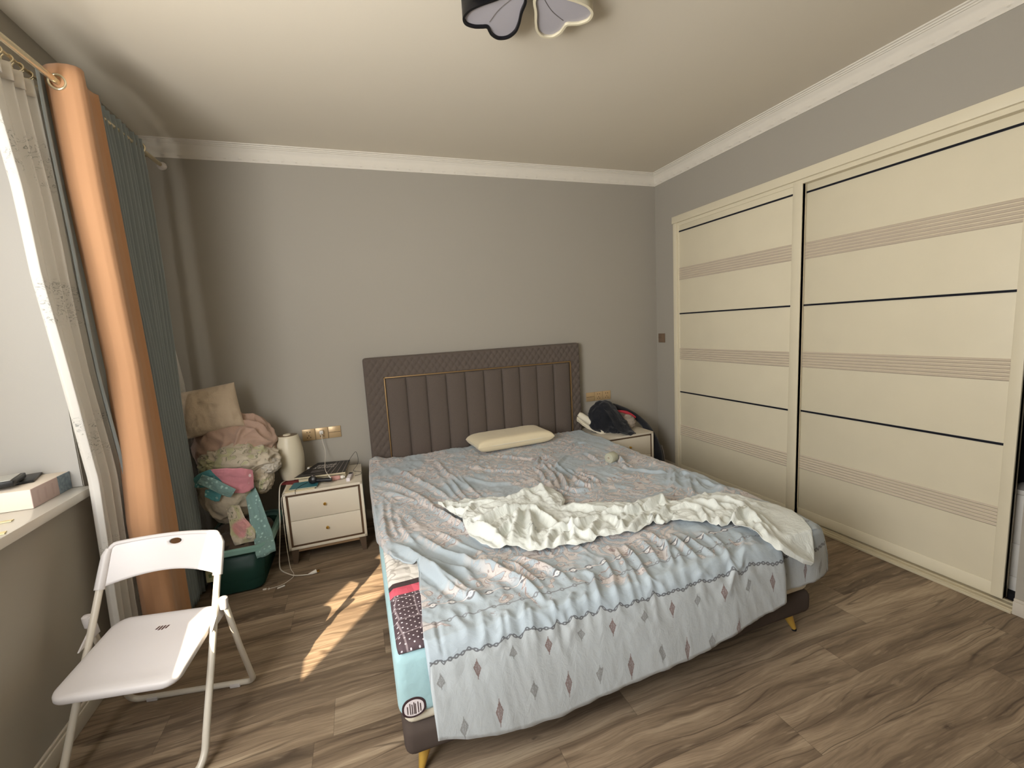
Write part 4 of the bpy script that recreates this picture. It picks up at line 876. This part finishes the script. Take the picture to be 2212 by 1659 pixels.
# heading tape of the sheer
P = np.zeros((4, 200, 3))
for j in range(4):
    u = np.linspace(0, 1, 200); P[j, :, 0] = 0.075+.0245*np.sin(2*PI*(u*6))+.0; P[j, :, 1] = -1.50+.345*u; P[j, :, 2] = 2.42-.06*j/3
rel(MB().grid(P), cs).obj('heading_tape', M_white, cs, auto=180, solid=.002)
co = curtain('orange_curtain', 'orange blackout curtain with a metal eyelet, between the sheer and the blue one', [(2.5, -1.19), (2.06, -1.175), (1.7, -1.145), (1.33, -1.12), (.9, -1.135), (.65, -1.165), (.03, -1.15)], [(2.5, -1.02), (2.2, -1.0), (1.3, -0.95), (.45, -0.93), (.03, -0.91)], 2.50, 0.015, 0.165, 0.05, 3, M_orange, seed=2,
    prof=[(0, .098, 0), (.08, .106, -.012), (.18, .130, -.030), (.30, .168, -.044), (.40, .202, -.046), (.46, .220, -.038), (.50, .228, -.022), (.54, .226, .0), (.62, .208, .035), (.74, .186, .09), (.86, .176, .14), (.94, .180, .17), (1.0, .192, .185)])
cb = curtain('blue_curtain', 'grey-blue pleated curtain drawn into the corner beside the orange one', [(2.5, -1.0), (2.2, -0.96), (1.3, -0.90), (.03, -0.84)], [(2.5, -0.52), (2.3, -0.51), (1.8, -.505), (1.1, -.53), (.45, -.50), (.03, -.56)], 2.50, 0.015, 0.150, 0.030, 11, M_bluecur, seed=5, sharp=.8)
# part of the blue curtain's lining edge behind the orange one
curtain('lining_curtain', 'narrow dark grey curtain strip showing between the sheer and the orange curtain', [(2.5, -1.27), (1.7, -1.24), (1.3, -1.21), (.86, -1.16), (.03, -1.15)], [(2.5, -1.0), (.03, -0.98)], 2.47, 0.02, 0.112, 0.010, 3, M_bluecur, seed=8)
curtain('sheer_curtain', 'pale end of the sheer showing in the corner behind the blue curtain', [(2.4, -0.50), (1.5, -.44), (.03, -.42)], [(2.4, -0.42), (1.65, -0.34), (1.5, -0.26), (1.18, -.17), (.03, -.12)], 2.40, 0.03, 0.075, 0.014, 4, M_sheer, seed=11)
# rods
M_rod = plain('polished_rod', (222, 208, 176), 0.2, 0.6, 0.7)
rd = thing('curtain_rod', 'shiny metal curtain rod carrying the orange and blue curtains', 'curtain rod', (0.16, -1.9, 2.455))
rel(MB().tube([(0.16, -3.9, 2.335), (0.16, -0.27, 2.470)], .0115, 16), rd).obj('rod', M_rod, rd)
fp = MB().lathe([(0, 0), (.012, 0), (.013, .01), (.022, .02), (.024, .035), (.018, .05), (.006, .058), (0, .06)], 24); fp.xf(Matrix.Translation((0.16, -0.275, 2.470)) @ Matrix.Rotation(-PI/2, 4, 'X')); rel(fp, rd).obj('finial', plain('white_finial', (214, 206, 200), .4), rd)
for yy in (-0.42, -3.6):
    rel(MB().tube([(0.0, yy, 2.480+.0372*yy), (0.148, yy, 2.480+.0372*yy)], .007, 10).box(0, .008, yy-.02, yy+.02, 2.42, 2.49, .002), rd).obj('bracket', M_rod, rd)
r2 = thing('sheer_rod', 'thin rod close to the wall holding the sheer curtain by rings', 'curtain rod', (0.075, -1.9, 2.46))
rel(MB().tube([(0.075, -3.9, 2.462), (0.075, -0.25, 2.462)], .006, 12), r2).obj('rod', M_rod, r2)
for k in range(7):
    yy = -1.49+k*0.052
    ring = [(0.075+.016*math.cos(a), yy+.004*math.sin(a), 2.450+.016*math.sin(a)) for a in np.linspace(0, 2*PI, 24, endpoint=False)]
    rel(MB().tube(ring, .0025, 8, closed=True), r2).obj('curtain_ring', M_rod, r2)
# eyelets
def eyelet(root, x, y, rz):
    e = [Vector((x, y, 2.480+0.0372*y))+Matrix.Rotation(rz, 3, 'Z') @ Vector((.026*math.cos(a), 0, .026*math.sin(a))) for a in np.linspace(0, 2*PI, 32, endpoint=False)]
    rel(MB().tube(e, .005, 10, closed=True), root).obj('eyelet', M_rod, root)
eyelet(co, 0.16, -1.232, .0); eyelet(co, 0.199, -1.135, -1.1); eyelet(cb, 0.16, -0.55, .2)

# ================================================================ storage tub and the heap of bedding in the corner
def rrect(x0, x1, y0, y1, r, n=8):
    pts = []
    for cx, cy, a0 in [(x1-r, y1-r, 0), (x0+r, y1-r, PI/2), (x0+r, y0+r, PI), (x1-r, y0+r, 1.5*PI)]:
        for k in range(n+1): a = a0+PI/2*k/n; pts.append((cx+r*math.cos(a), cy+r*math.sin(a)))
    return pts
def loft(rings):
    mb = MB(); P = np.array([[(x, y, z) for x, y in r] for r, z in rings]); mb.grid(P, None, True); return mb
tub = thing('storage_tub', 'translucent green plastic storage tub on the floor, buried under heaped bedding', 'storage tub', (0.37, -0.50, 0))
t = NT('green_translucent_plastic', .3, .4).color(srgb(72, 118, 104)); t.translucent(.3, srgb(60, 130, 112)); t.see_through(.68, srgb(150, 180, 168)); M_tub = t.m
B = [(rrect(.245, .485, -.735, -.30, .05), .006), (rrect(.235, .497, -.748, -.29, .055), .016), (rrect(.22, .535, -.772, -.26, .06), .255)]
mb = loft(B); nb = len(B[0][0]); mb.f.append(tuple(range(nb))); rel(mb, tub).obj('tub_body', M_tub, tub, solid=.002)
tr2 = NT('green_rim_plastic', .4, .4).color(srgb(112, 146, 136)); M_rim = tr2.m
rel(loft([(rrect(.215, .54, -.777, -.255, .06), .250), (rrect(.195, .562, -.797, -.235, .07), .252), (rrect(.19, .568, -.802, -.23, .072), .258), (rrect(.192, .566, -.800, -.232, .072), .280), (rrect(.20, .556, -.790, -.242, .068), .287), (rrect(.215, .54, -.775, -.258, .06), .284)]), tub).obj('tub_rim', M_rim, tub)
hd = [(0.222, -.790, .238), (0.232, -.800, .225), (0.250, -.803, .212), (0.268, -.800, .225), (0.278, -.790, .238)]
rel(MB().tube(spline(hd), .0065, 10), tub).obj('latch', M_rim, tub)
lb = MB().box(.235, .285, -.7735, -.7725, .12, .185); rel(lb, tub).obj('paper_label', plain('pale_green_label', (172, 172, 138), .6), tub, smooth=False)
rel(MB().box(.248, .262, -.7742, -.7735, .145, .165).box(.268, .280, -.7742, -.7735, .128, .14), tub).obj('label_print', plain('green_print', (96, 112, 80), .6), tub, smooth=False)

def clothmat(name, c0, c1, scale=5, tr=0.0, wrinkle=.4, extra=None):
    t = NT(name, .9, .15, sheen=.2); x, y, z = t.obj(); v = t.vec(x, y, z)
    c = t.mix(t.noise(v, scale, 3), c0, c1)
    if extra: c = extra(t, v, c)
    t.color(c).bump(t.noise(v, 38, 4, .6, .6)+t.noise(v, 500, 1)*.1, wrinkle, .01)
    return t.m
def floral(t, v, c):
    n = t.noise(v, 11, 1.0, .5, 1.5); a = t.step(t.noise(v, 5, 1), .48, .54)
    ln = 1.0-t.step(((n*5.0).fract()-.5).abs(), .03, .09)
    c = t.mix(a*t.step(n, .52, .56)*.5, c, srgb(156, 162, 108)); c = t.mix(a*ln*.7, c, srgb(92, 96, 72))
    b = t.step(t.noise(v, 3.2, 0), .66, .69); c = t.mix(b*.75, c, srgb(196, 128, 136)); b2 = t.step(t.noise(v, 3.6, 0, .5, .4), .68, .70); return t.mix(b2*.8, c, srgb(86, 142, 142))
M_floral = clothmat('floral_cotton', srgb(176, 164, 144), srgb(196, 184, 164), extra=floral)
M_pinkb = clothmat('dusty_pink_blanket', srgb(166, 138, 122), srgb(184, 156, 138))
M_beigep = clothmat('beige_pillowcase', srgb(186, 166, 142), srgb(200, 182, 158), wrinkle=.5)
def speckle(t, v, c):
    d = t.voronoi(v, 42); return t.mix((1.0-t.step(d, .22, .34))*.6, c, srgb(176, 206, 200))
M_tealpoly = clothmat('speckled_teal_cotton', srgb(108, 136, 132), srgb(120, 148, 143), extra=speckle)
def pinkflowers(t, v, c):
    x, y, z = t.uv(); w = t.vec(x, y, 0.0); d = t.voronoi(w, 20, rnd=.8); c = t.mix((1.0-t.step(d, .16, .24))*.85, c, srgb(226, 208, 208))
    teal = t.mix((1.0-t.step(t.voronoi(w, 40), .22, .34))*.6, srgb(84, 144, 146), srgb(176, 210, 204))
    return t.mix((y*1.0+x*0.55).lt(0.13), c, teal)
M_patch = clothmat('pink_flowered_border', srgb(196, 128, 138), srgb(210, 142, 150), extra=pinkflowers)
M_browng = clothmat('brown_garments', srgb(70, 58, 50), srgb(98, 82, 68))
tag(disp_blob((0.365, -0.49, 0.235), (0.150, 0.20, 0.10), seed=2, amp=.13, sub=5).obj('folded_garments', M_browng, auto=180), 'dark brown garments packed in the green tub beneath the floral quilt', 'clothes')
tag(disp_blob((0.375, -0.50, 0.095), (0.115, 0.20, 0.085), seed=12, amp=.06, sub=4, power=.6).obj('packed_clothes', clothmat('maroon_clothes', srgb(58, 38, 36), srgb(52, 52, 48)), auto=180), 'dark red and brown clothes seen through the side of the green tub', 'clothes')

def draped(name, pts3, width, wdir, mat, parent=None, amp=.012, freq=3.0, seed=0, th=.004, n=40, m=24, bow=0.0, uvs=1.0):
    """cloth strip following a path; pts3 path, width list, wdir width direction"""
    C = np.array([p[:] for p in spline(pts3, n)]); N = len(C); W_ = np.interp(np.linspace(0, 1, N), np.linspace(0, 1, len(width)), width)
    wd_ = np.array(wdir, float); wd_ /= np.linalg.norm(wd_); s = np.linspace(-.5, .5, m)
    T_ = np.gradient(C, axis=0); T_ /= np.linalg.norm(T_, axis=1)[:, None]; Nn = np.cross(T_, wd_); Nn /= np.linalg.norm(Nn, axis=1)[:, None]
    P = C[:, None, :]+wd_[None, None]*(s[None, :, None]*W_[:, None, None])
    ls = np.linspace(0, 1, N)[:, None]+np.zeros((1, m)); ss = s[None]+np.zeros((N, 1))
    d = amp*(np.sin((ss*freq+.3*np.sin(ls*4+seed))*2*PI)*.7+.6*ridged(ss*freq*1.5+seed, ls*3, seed)+.3*ridged(ss*7, ls*9, seed+2))-bow*(2*ss)**2
    P += Nn[:, None]*d[..., None]
    uv = np.stack([ss*W_[:, None]*uvs, ls*np.linalg.norm(np.diff(C, axis=0), axis=1).sum()*uvs], -1)
    mb = MB().grid(P, uv)
    if parent: rel(mb, parent)
    return mb.obj(name, mat, parent, auto=180, solid=th)
tag(disp_blob((0.34, -0.27, 0.75), (0.205, 0.16, 0.20), rot=(0, .5, 0), seed=5, amp=.15, sub=6, freq=1.6).obj('pink_blanket', M_pinkb, auto=180), 'dusty pink blanket bundled behind the floral quilt in the corner heap', 'blanket')
pp = thing('pillow', 'beige wrinkled pillow balanced on top of the bedding heap in the corner', 'pillow', (0.25, -0.34, 1.01))
Mx = Matrix.Translation((0.240, -0.335, 1.012)) @ Matrix.Rotation(math.radians(8), 4, 'Z') @ Matrix.Rotation(math.radians(-7), 4, 'Y') @ Matrix.Rotation(math.radians(72), 4, 'X')
rel(cushion(.165, .145, .075, p=2.6, pinch=.05, wrinkle=.008, seed=3).xf(Mx), pp).obj('pillow_body', M_beigep, pp, auto=180)
fq = thing('floral_quilt', 'cream floral quilt with a pink and teal border, spilling from the corner heap', 'quilt', (0.33, -0.45, 0.30))
rel(disp_blob((0.375, -0.36, 0.685), (0.195, 0.155, 0.105), rot=(.1, .12, 0), seed=8, amp=.17, sub=6, freq=1.7), fq).obj('upper_fold', M_floral, fq, auto=180)
rel(disp_blob((0.305, -0.46, 0.515), (0.135, 0.135, 0.165), rot=(0, -.2, 0), seed=11, amp=.12, sub=6, freq=1.6), fq).obj('sagging_bundle', M_floral, fq, auto=180)
rel(disp_blob((0.490, -0.40, 0.560), (0.058, 0.08, 0.085), seed=14, amp=.16, sub=5, freq=2.8), fq).obj('rolled_end', M_floral, fq, auto=180)
rel(disp_blob((0.545, -0.40, 0.635), (0.055, 0.07, 0.045), seed=24, amp=.14, sub=5), fq).obj('pale_corner', clothmat('pale_cotton', srgb(176, 168, 154), srgb(190, 182, 168)), fq, auto=180)
o = draped('pink_border', [(0.195, -0.60, 0.645), (0.27, -0.625, 0.662), (0.36, -0.63, 0.640), (0.43, -0.60, 0.615), (0.475, -0.56, 0.605)], [.06, .11, .16, .17, .12], (0.1, -.28, 1), M_patch, fq, amp=.005, freq=1.2, seed=3)
draped('teal_border', [(0.235, -0.640, 0.672), (0.29, -0.655, 0.640), (0.34, -0.655, 0.598), (0.385, -0.645, 0.560)], [.055, .062, .062, .055], (0.55, 0, .75), M_tealpoly, fq, amp=.003, freq=1.0, seed=5)
draped('hanging_corner', [(0.36, -0.60, 0.47), (0.385, -0.64, 0.40), (0.415, -0.68, 0.335), (0.425, -0.70, 0.275)], [.07, .08, .12, .10], (1, 0.1, 0), M_floral, fq, amp=.014, freq=1.3, seed=7)
draped('pink_patch', [(0.275, -0.625, 0.60), (0.285, -0.628, 0.565), (0.295, -0.626, 0.525)], [.05, .085, .02], (1, 0, 0.0), M_patch, fq, amp=.003, freq=1, seed=9)
tc = draped('teal_cloth', [(0.435, -0.50, 0.56), (0.460, -0.55, 0.48), (0.492, -0.64, 0.38), (0.517, -0.70, 0.30), (0.545, -0.815, 0.262), (0.548, -0.822, 0.235)], [.05, .07, .09, .10, .105, .10], (1, 0.0, 0.25), M_tealpoly, None, amp=.005, freq=1.2, seed=4)
tag(tc, 'speckled teal cloth hanging down the right side of the heap over the tub rim', 'cloth')

# ================================================================ clothes on the right nightstand
def folds_black(t, v, c): return c
M_black = clothmat('black_cotton', srgb(26, 27, 31), srgb(38, 39, 44))
tr_ = thing('black_trousers', 'black trousers heaped on the right nightstand with one leg hanging to the floor', 'trousers', (3.2, -0.25, 0.475))
rel(disp_blob((3.075, -0.225, 0.595), (0.125, 0.095, 0.135), rot=(0, .15, 0), seed=21, amp=.12, sub=5, freq=1.8), tr_).obj('bundled_top', M_black, tr_, auto=180)
rel(disp_blob((3.165, -0.290, 0.530), (0.105, 0.085, 0.070), rot=(0, .35, .2), seed=23, amp=.12, sub=5, freq=1.8), tr_).obj('lower_fold', M_black, tr_, auto=180)
draped('draped_leg', [(3.07, -.24, .715), (3.11, -.315, .66), (3.15, -.355, .58), (3.185, -.385, .505), (3.20, -.42, .484), (3.205, -.455, .479)], [.10, .14, .15, .15, .13, .10], (1, .25, 0), M_black, tr_, amp=.006, freq=1.3, seed=6)
rel(MB().tube(spline([(3.12, -.19, .68), (3.21, -.185, .675), (3.31, -.18, .635), (3.41, -.19, .575), (3.455, -.28, .50), (3.466, -.36, .42), (3.478, -.41, .32), (3.492, -.42, .20), (3.50, -.42, .10)], 8), list(np.interp(np.linspace(0, 1, 65), [0, .2, .45, .6, .8, 1], [.028, .022, .026, .034, .042, .045])), 16), tr_).obj('trouser_leg', M_black, tr_, auto=180)
rel(MB().tube(spline([(3.533, -.41, .33), (3.548, -.42, .25), (3.556, -.42, .15)], 10), .0055, 8), tr_).obj('lace_trim', plain('grey_lace', (120, 112, 106), .9), tr_)
tag(MB().tube(spline([(3.20, -.235, .640), (3.27, -.235, .628), (3.34, -.23, .600), (3.395, -.235, .560)], 8), list(np.interp(np.linspace(0, 1, 25), [0, .5, 1], [.008, .014, .010])), 12).obj('red_strap', plain('red_fabric', (196, 62, 76), .7), auto=180), 'red fabric strip lying under the black trouser leg above the plastic bag', 'strap')
tb2 = NT('crumpled_plastic', .25, .5).color(srgb(176, 164, 152)); x, y, z = tb2.obj(); tb2.bump(tb2.noise(tb2.vec(x, y, z), 30, 3), .6, .02); tb2.see_through(.25)
tag(disp_blob((3.285, -0.245, 0.535), (0.085, 0.07, 0.060), seed=31, amp=.13, sub=5, freq=1.3).obj('plastic_bag', tb2.m, auto=180), 'crumpled see-through plastic bag on the right nightstand beside the black trousers', 'plastic bag')
sp = thing('rolled_cloth', 'rolled beige cloth leaning between the headboard and the black trousers', 'cloth', (2.98, -0.25, 0.5))
rel(MB().tube([(2.872, -.17, .645), (2.885, -.178, .632), (3.03, -.262, .520), (3.055, -.275, .502)], [.018, .027, .030, .029], 20), sp).obj('roll', M_cream, sp)
draped('loose_flap', [(2.86, -.16, .60), (2.95, -.215, .535), (3.06, -.29, .475)], [.05, .07, .06], (-.3, -.55, -.4), M_cream, sp, amp=.004, freq=1, seed=2)

# ================================================================ folding chair
M_cplastic = plain('white_chair_plastic', (208, 203, 202), 0.38, 0.4, grain=.04)
M_ctube = plain('white_chair_tube', (212, 204, 190), 0.3, 0.5)
chair = thing('folding_chair', 'white folding chair with a plastic seat and tubular legs beside the window wall', 'chair', (0.3287, -1.7016, 0), -0.1877)
w, wb, yb, zt, yf = .3936/2, .4295/2, .1922, .6766, -.1573
pt = lambda s, z, hw=None: (s*(wb+(w-wb)*z/zt), yf+(yb-yf)*z/zt, z)
r_ = .0115
for s in (-1, 1):
    path = [pt(s, .655), pt(s, .5), pt(s, .3), pt(s, .10), pt(s, .05), (s*(wb-.006), yf-.002, .024), (s*(wb-.024), yf-.012, .0125), (s*(wb-.05), yf-.014, .0118), (0, yf-.014, .0118)]
    MB().tube(path[:4]+[p[:] for p in spline(path[3:8], 6)][1:]+[path[8]], r_, 16).obj('frame_tube', M_ctube, chair)
zp, yp, yr = .4617, .075, .2154
for s in (-1, 1):
    xp = s*(pt(1, zp)[0]+.026); xr = s*(wb+.016)
    path = [(xp, yp+.01, zp), (xp+(xr-xp)*.5, yp+(yr-yp)*.5, zp*.5), (xr, yr-.012, .05), (xr-s*.004, yr-.002, .028), (xr-s*.022, yr+.006, .0135), (xr-s*.05, yr+.008, .0118), (0, yr+.008, .0118)]
    MB().tube(path[:3]+[p[:] for p in spline(path[2:6], 6)][1:]+[path[6]], r_*.95, 16).obj('rear_leg', M_ctube, chair)
    MB().tube([(xp-s*.004, yp+.012, zp-.03), (xp-s*.002, yp+.011, zp-.004), (xp, yp+.01, zp+.010), (xp, yp+.01, zp+.014)], [.0145, .0155, .014, .008], 18).obj('leg_cap', M_cplastic, chair)
    MB().tube([(xp, yp+.01, zp), (s*(pt(1, zp)[0]-.004), pt(1, zp)[1], zp)], .0085, 12).obj('pivot', M_cplastic, chair)
    MB().prism([(yp-.07, .385), (yp+.03, .395), (yp+.02, .455), (yp-.0, .44), (yp-.03, .415)], xp-s*.018-.003, xp-s*.018+.003).xf(Matrix(((0, 0, 1, 0), (1, 0, 0, 0), (0, 1, 0, 0), (0, 0, 0, 1)))).obj('seat_bracket', M_cplastic, chair)
    fx = xr-s*.075
    MB().box(fx-.02, fx+.02, yr-.006, yr+.022, 0, .016, .003).obj('foot_pad', M_cplastic, chair)
    MB().box(s*(wb-.09)-.02, s*(wb-.09)+.02, yf-.028, yf, 0, .016, .003).obj('foot_pad', M_cplastic, chair)
# seat
s0, s1, zs0, zs1, ws = -.170, .165, .352, .402, .372
ol = []
for cx, cy, a0, r in [(ws/2-.05, s1-.05, 0, .05), (-ws/2+.05, s1-.05, PI/2, .05), (-ws/2+.045, s0+.045, PI, .045), (ws/2-.045, s0+.045, 1.5*PI, .045)]:
    for k in range(11): a = a0+PI/2*k/10; ol.append((cx+r*math.cos(a), cy+r*math.sin(a)))
ol = np.array(ol); c0 = np.array([0, (s0+s1)/2]); rings = []
zf = lambda x, y: zs0+(zs1-zs0)*(y-s0)/(s1-s0)
for k, (q, dz) in enumerate([(0.001, -.0045), (.3, -.0043), (.55, -.0035), (.72, -.001), (.80, .0015), (.90, .003), (.965, .002), (.99, -.001), (1.0, -.006), (1.0, -.016), (.985, -.021), (.93, -.022), (.001, -.020)]):
    P = c0+(ol-c0)*q; rings.append([(x, y, zf(x, y)+dz) for x, y in P])
mb = MB(); mb.grid(np.array(rings), None, True); seat = mb.obj('seat', M_cplastic, chair, auto=60)
vm = MB()
for k in range(4):
    xc = -.014+k*.0105+.004; hl = (.008, .0125, .0125, .008)[k]
    V8 = []
    for (dx, dy) in [(-.0032, -hl), (.0032, -hl), (.0032+.006, hl), (-.0032+.006, hl)]:
        X_, Y_ = xc+dx, .088+dy; V8.append((X_, Y_, zf(X_, Y_)-.0030))
    vm.add(V8, [(0, 1, 2, 3)])
vm.obj('vent_slot', plain('slot_brown', (84, 58, 50), .8), seat, smooth=False, solid=.0008)
# backrest: curved plate with an oval grip hole
def back_pt(u, v):   # u -1..1 across, v 0..1 up
    z = .548+(zt+.006-.548)*v
    arch = (1-u*u); z += .020*arch*(1-v)
    x, y, _ = pt(1, z); return (u*(x+.004), y+.040*arch-.002, z)
NA = 96; hole = [(.10+.115*math.cos(a), .80+.085*math.sin(a)) for a in np.linspace(0, 2*PI, NA, endpoint=False)]
outer = []
cr_u, cr_v = .13, .30
for a in np.linspace(0, 2*PI, NA, endpoint=False):
    dx, dy = math.cos(a), math.sin(a); hx, hy = .10, .80
    tmax = 1e9
    if dx > 0: tmax = min(tmax, (1-hx)/dx)
    if dx < 0: tmax = min(tmax, (-1-hx)/dx)
    if dy > 0: tmax = min(tmax, (1-hy)/dy)
    if dy < 0: tmax = min(tmax, (0-hy)/dy)
    u, v = hx+dx*tmax, hy+dy*tmax
    if v > 1-cr_v and abs(u) > 1-cr_u:      # round the two top corners
        cu = math.copysign(1-cr_u, u); cv = 1-cr_v; ex, ey = (u-cu)/cr_u, (v-cv)/cr_v; q = math.hypot(ex, ey)
        if q > 1: u, v = cu+ex/q*cr_u, cv+ey/q*cr_v
    outer.append((u, v))
P = np.zeros((13, NA, 3))
for j in range(13):
    q = j/12
    for i in range(NA):
        u = hole[i][0]*(1-q)+outer[i][0]*q; v = hole[i][1]*(1-q)+outer[i][1]*q; P[j, i] = back_pt(u, v)
mb = MB(); mb.grid(P, None, True); bk_ = mb.obj('backrest', M_cplastic, chair, auto=180, solid=.009, off=0)
rim = [back_pt(u*1.0, v) for u, v in outer]
for s in (-1, 1):
    MB().tube([(*pt(s, .545)[:2], .545), pt(s, .60), pt(s, .65), (s*(pt(1, .67)[0]-.006), pt(1, .67)[1], .672)], [.0165, .0165, .0155, .010], 18).obj('sleeve', M_cplastic, chair)
top_edge = [back_pt(u, 1.0-.30*max(0, (abs(u)-.87)/.13)**2*1.0) for u in np.linspace(-.985, .985, 60)]
MB().tube(top_edge, .0085, 12).obj('top_roll', M_cplastic, bk_)

# ================================================================ things on the window sill
bxs = thing('printed_box', 'pale cardboard box with a blue pattern at one end on the window sill', 'box', (-0.165, -1.325, 0.859))
t = NT('pinkish_carton', .6).color(srgb(214, 196, 188)); x, y, z = t.obj(); v = t.vec(x, y, z)
side = t.mix(t.step(((y*24.0).fract()-.5).abs(), .30, .42)*x.gt(.125)*z.lt(.058)*z.gt(.012)*.35, srgb(196, 174, 168), srgb(176, 148, 144))
bl = t.mix(t.noise(v, 70, 3), srgb(70, 92, 110), srgb(170, 186, 196)); side = t.mix(y.gt(.035), side, bl)
topc = srgb(228, 216, 202); t.color(t.mix(x.gt(.128), topc, side))
mb = MB().box(-.13, .13, -.118, .118, 0, .072, .002); mb.obj('carton', t.m, bxs)
o = MB().box(-.06, .075, -.04, .09, 0, .010, .001); nb1 = o.xf(Matrix.Translation((-0.165, -1.318, 0.932)) @ Matrix.Rotation(.3, 4, 'Z')).obj('notebook', M_blackp); tag(nb1, 'thin black notebook on the carton on the window sill', 'notebook')
tag(MB().box(-.11, .09, -.07, .06, 0, .020, .003).xf(Matrix.Translation((-0.20, -1.365, 0.944)) @ Matrix.Rotation(.25, 4, 'Z')).obj('black_case', M_blackp), 'black case with a pale top lying on the carton on the window sill', 'case')
tag(MB().box(-.10, .08, -.06, .05, 0, .002).xf(Matrix.Translation((-0.20, -1.365, 0.9645)) @ Matrix.Rotation(.25, 4, 'Z')).obj('grey_folder', plain('grey_paper', (190, 190, 186), .5)), 'pale grey sheet on top of the black case on the window sill', 'paper')
tag(MB().box(-.14, .0, -.009, .009, 0, .003).xf(Matrix.Translation((-0.03, -1.56, 0.859)) @ Matrix.Rotation(.12, 4, 'Z')).obj('paper_strip', plain('cream_strip', (226, 212, 170), .6), smooth=False), 'cream paper strip on the window sill in front of the carton', 'paper')
tag(MB().box(-.10, .0, -.013, .013, 0, .003).xf(Matrix.Translation((0.022, -1.685, 0.859)) @ Matrix.Rotation(.30, 4, 'Z')).obj('paper_strip', plain('cream_card', (228, 212, 164), .6), smooth=False), 'cream card at the sill edge, nearest the left picture border', 'paper')

# ================================================================ ceiling lamp: five heart-shaped petals
lamp = thing('ceiling_lamp', 'flower-shaped ceiling lamp with heart petals framed in black and white', 'ceiling lamp', (1.832, -1.924, 2.70))
M_diff = plain('frosted_diffuser', (176, 172, 178), .45); M_lb = plain('black_lamp_frame', (14, 14, 18), .4); M_lw = plain('cream_lamp_frame', (226, 216, 188), .4)
def heart(scale=1.0, n=96):
    """tip at origin, notch on +x"""
    pts = []
    key = [(0.045, 0.0), (0.075, 0.040), (0.130, 0.066), (0.185, 0.098), (0.232, 0.116), (0.278, 0.112), (0.306, 0.082), (0.303, 0.043), (0.286, 0.015), (0.276, 0.0)]
    full = key+[(x, -y) for x, y in key[-2:0:-1]]
    P = [Vector((x, y, 0)) for x, y in full]; N = len(P)
    for i in range(N):
        p0, p1, p2, p3 = P[i-1], P[i], P[(i+1) % N], P[(i+2) % N]
        for k in range(8):
            t_ = k/8; pts.append(.5*((2*p1)+(p2-p0)*t_+(2*p0-5*p1+4*p2-p3)*t_*t_+(3*p1-p0-3*p2+p3)*t_**3))
    c = Vector((.185, 0, 0)); return [(c+(p-c)*scale) for p in pts]
def inset(pts, d):
    out = []; N = len(pts)
    for i in range(N):
        tn = (pts[(i+1) % N]-pts[i-1]).normalized(); out.append(pts[i]+Vector((-tn.y, tn.x, 0))*d)
    return out
H0 = heart(); area = sum(H0[i].x*H0[(i+1) % len(H0)].y-H0[(i+1) % len(H0)].x*H0[i].y for i in range(len(H0)))
sg = 1 if area > 0 else -1
H1 = inset(H0, sg*.0095)
for k in range(5):
    ang = math.radians(109-72*k); R_ = Matrix.Rotation(ang, 4, 'Z'); mf = (M_lb, M_lw, M_lb, M_lw, M_lb)[k] if k < 4 else M_lw
    pet = MB().prism([(p.x, p.y) for p in inset(H0, sg*.0075)], -.088, -.01).xf(R_).obj('petal', M_diff, lamp, smooth=False)
    zz = [(-.008, H0), (-.098, H0), (-.098, H1), (-.085, H1)]
    P = np.array([[(p.x, p.y, z) for p in ring] for z, ring in zz])
    MB().grid(P, None, True).xf(R_).obj('petal_frame', mf, pet, solid=.0012, auto=50)
    vein = spline([(0.07, 0.0, -.0885), (.12, .010, -.0885), (.18, .014, -.0885), (.25, .004, -.0885)], 8)
    MB().tube(vein, .0016, 6).xf(R_).obj('vein', plain('vein_grey', (112, 106, 104), .6), pet)
MB().lathe([(0, -.06), (.07, -.06), (.075, -.055), (.075, 0), (0, 0)], 40).obj('ceiling_plate', M_lw, lamp)
MB().lathe([(0, -.100), (.03, -.100), (.034, -.095), (.034, -.06), (0, -.06)], 32).obj('hub', M_lb, lamp)
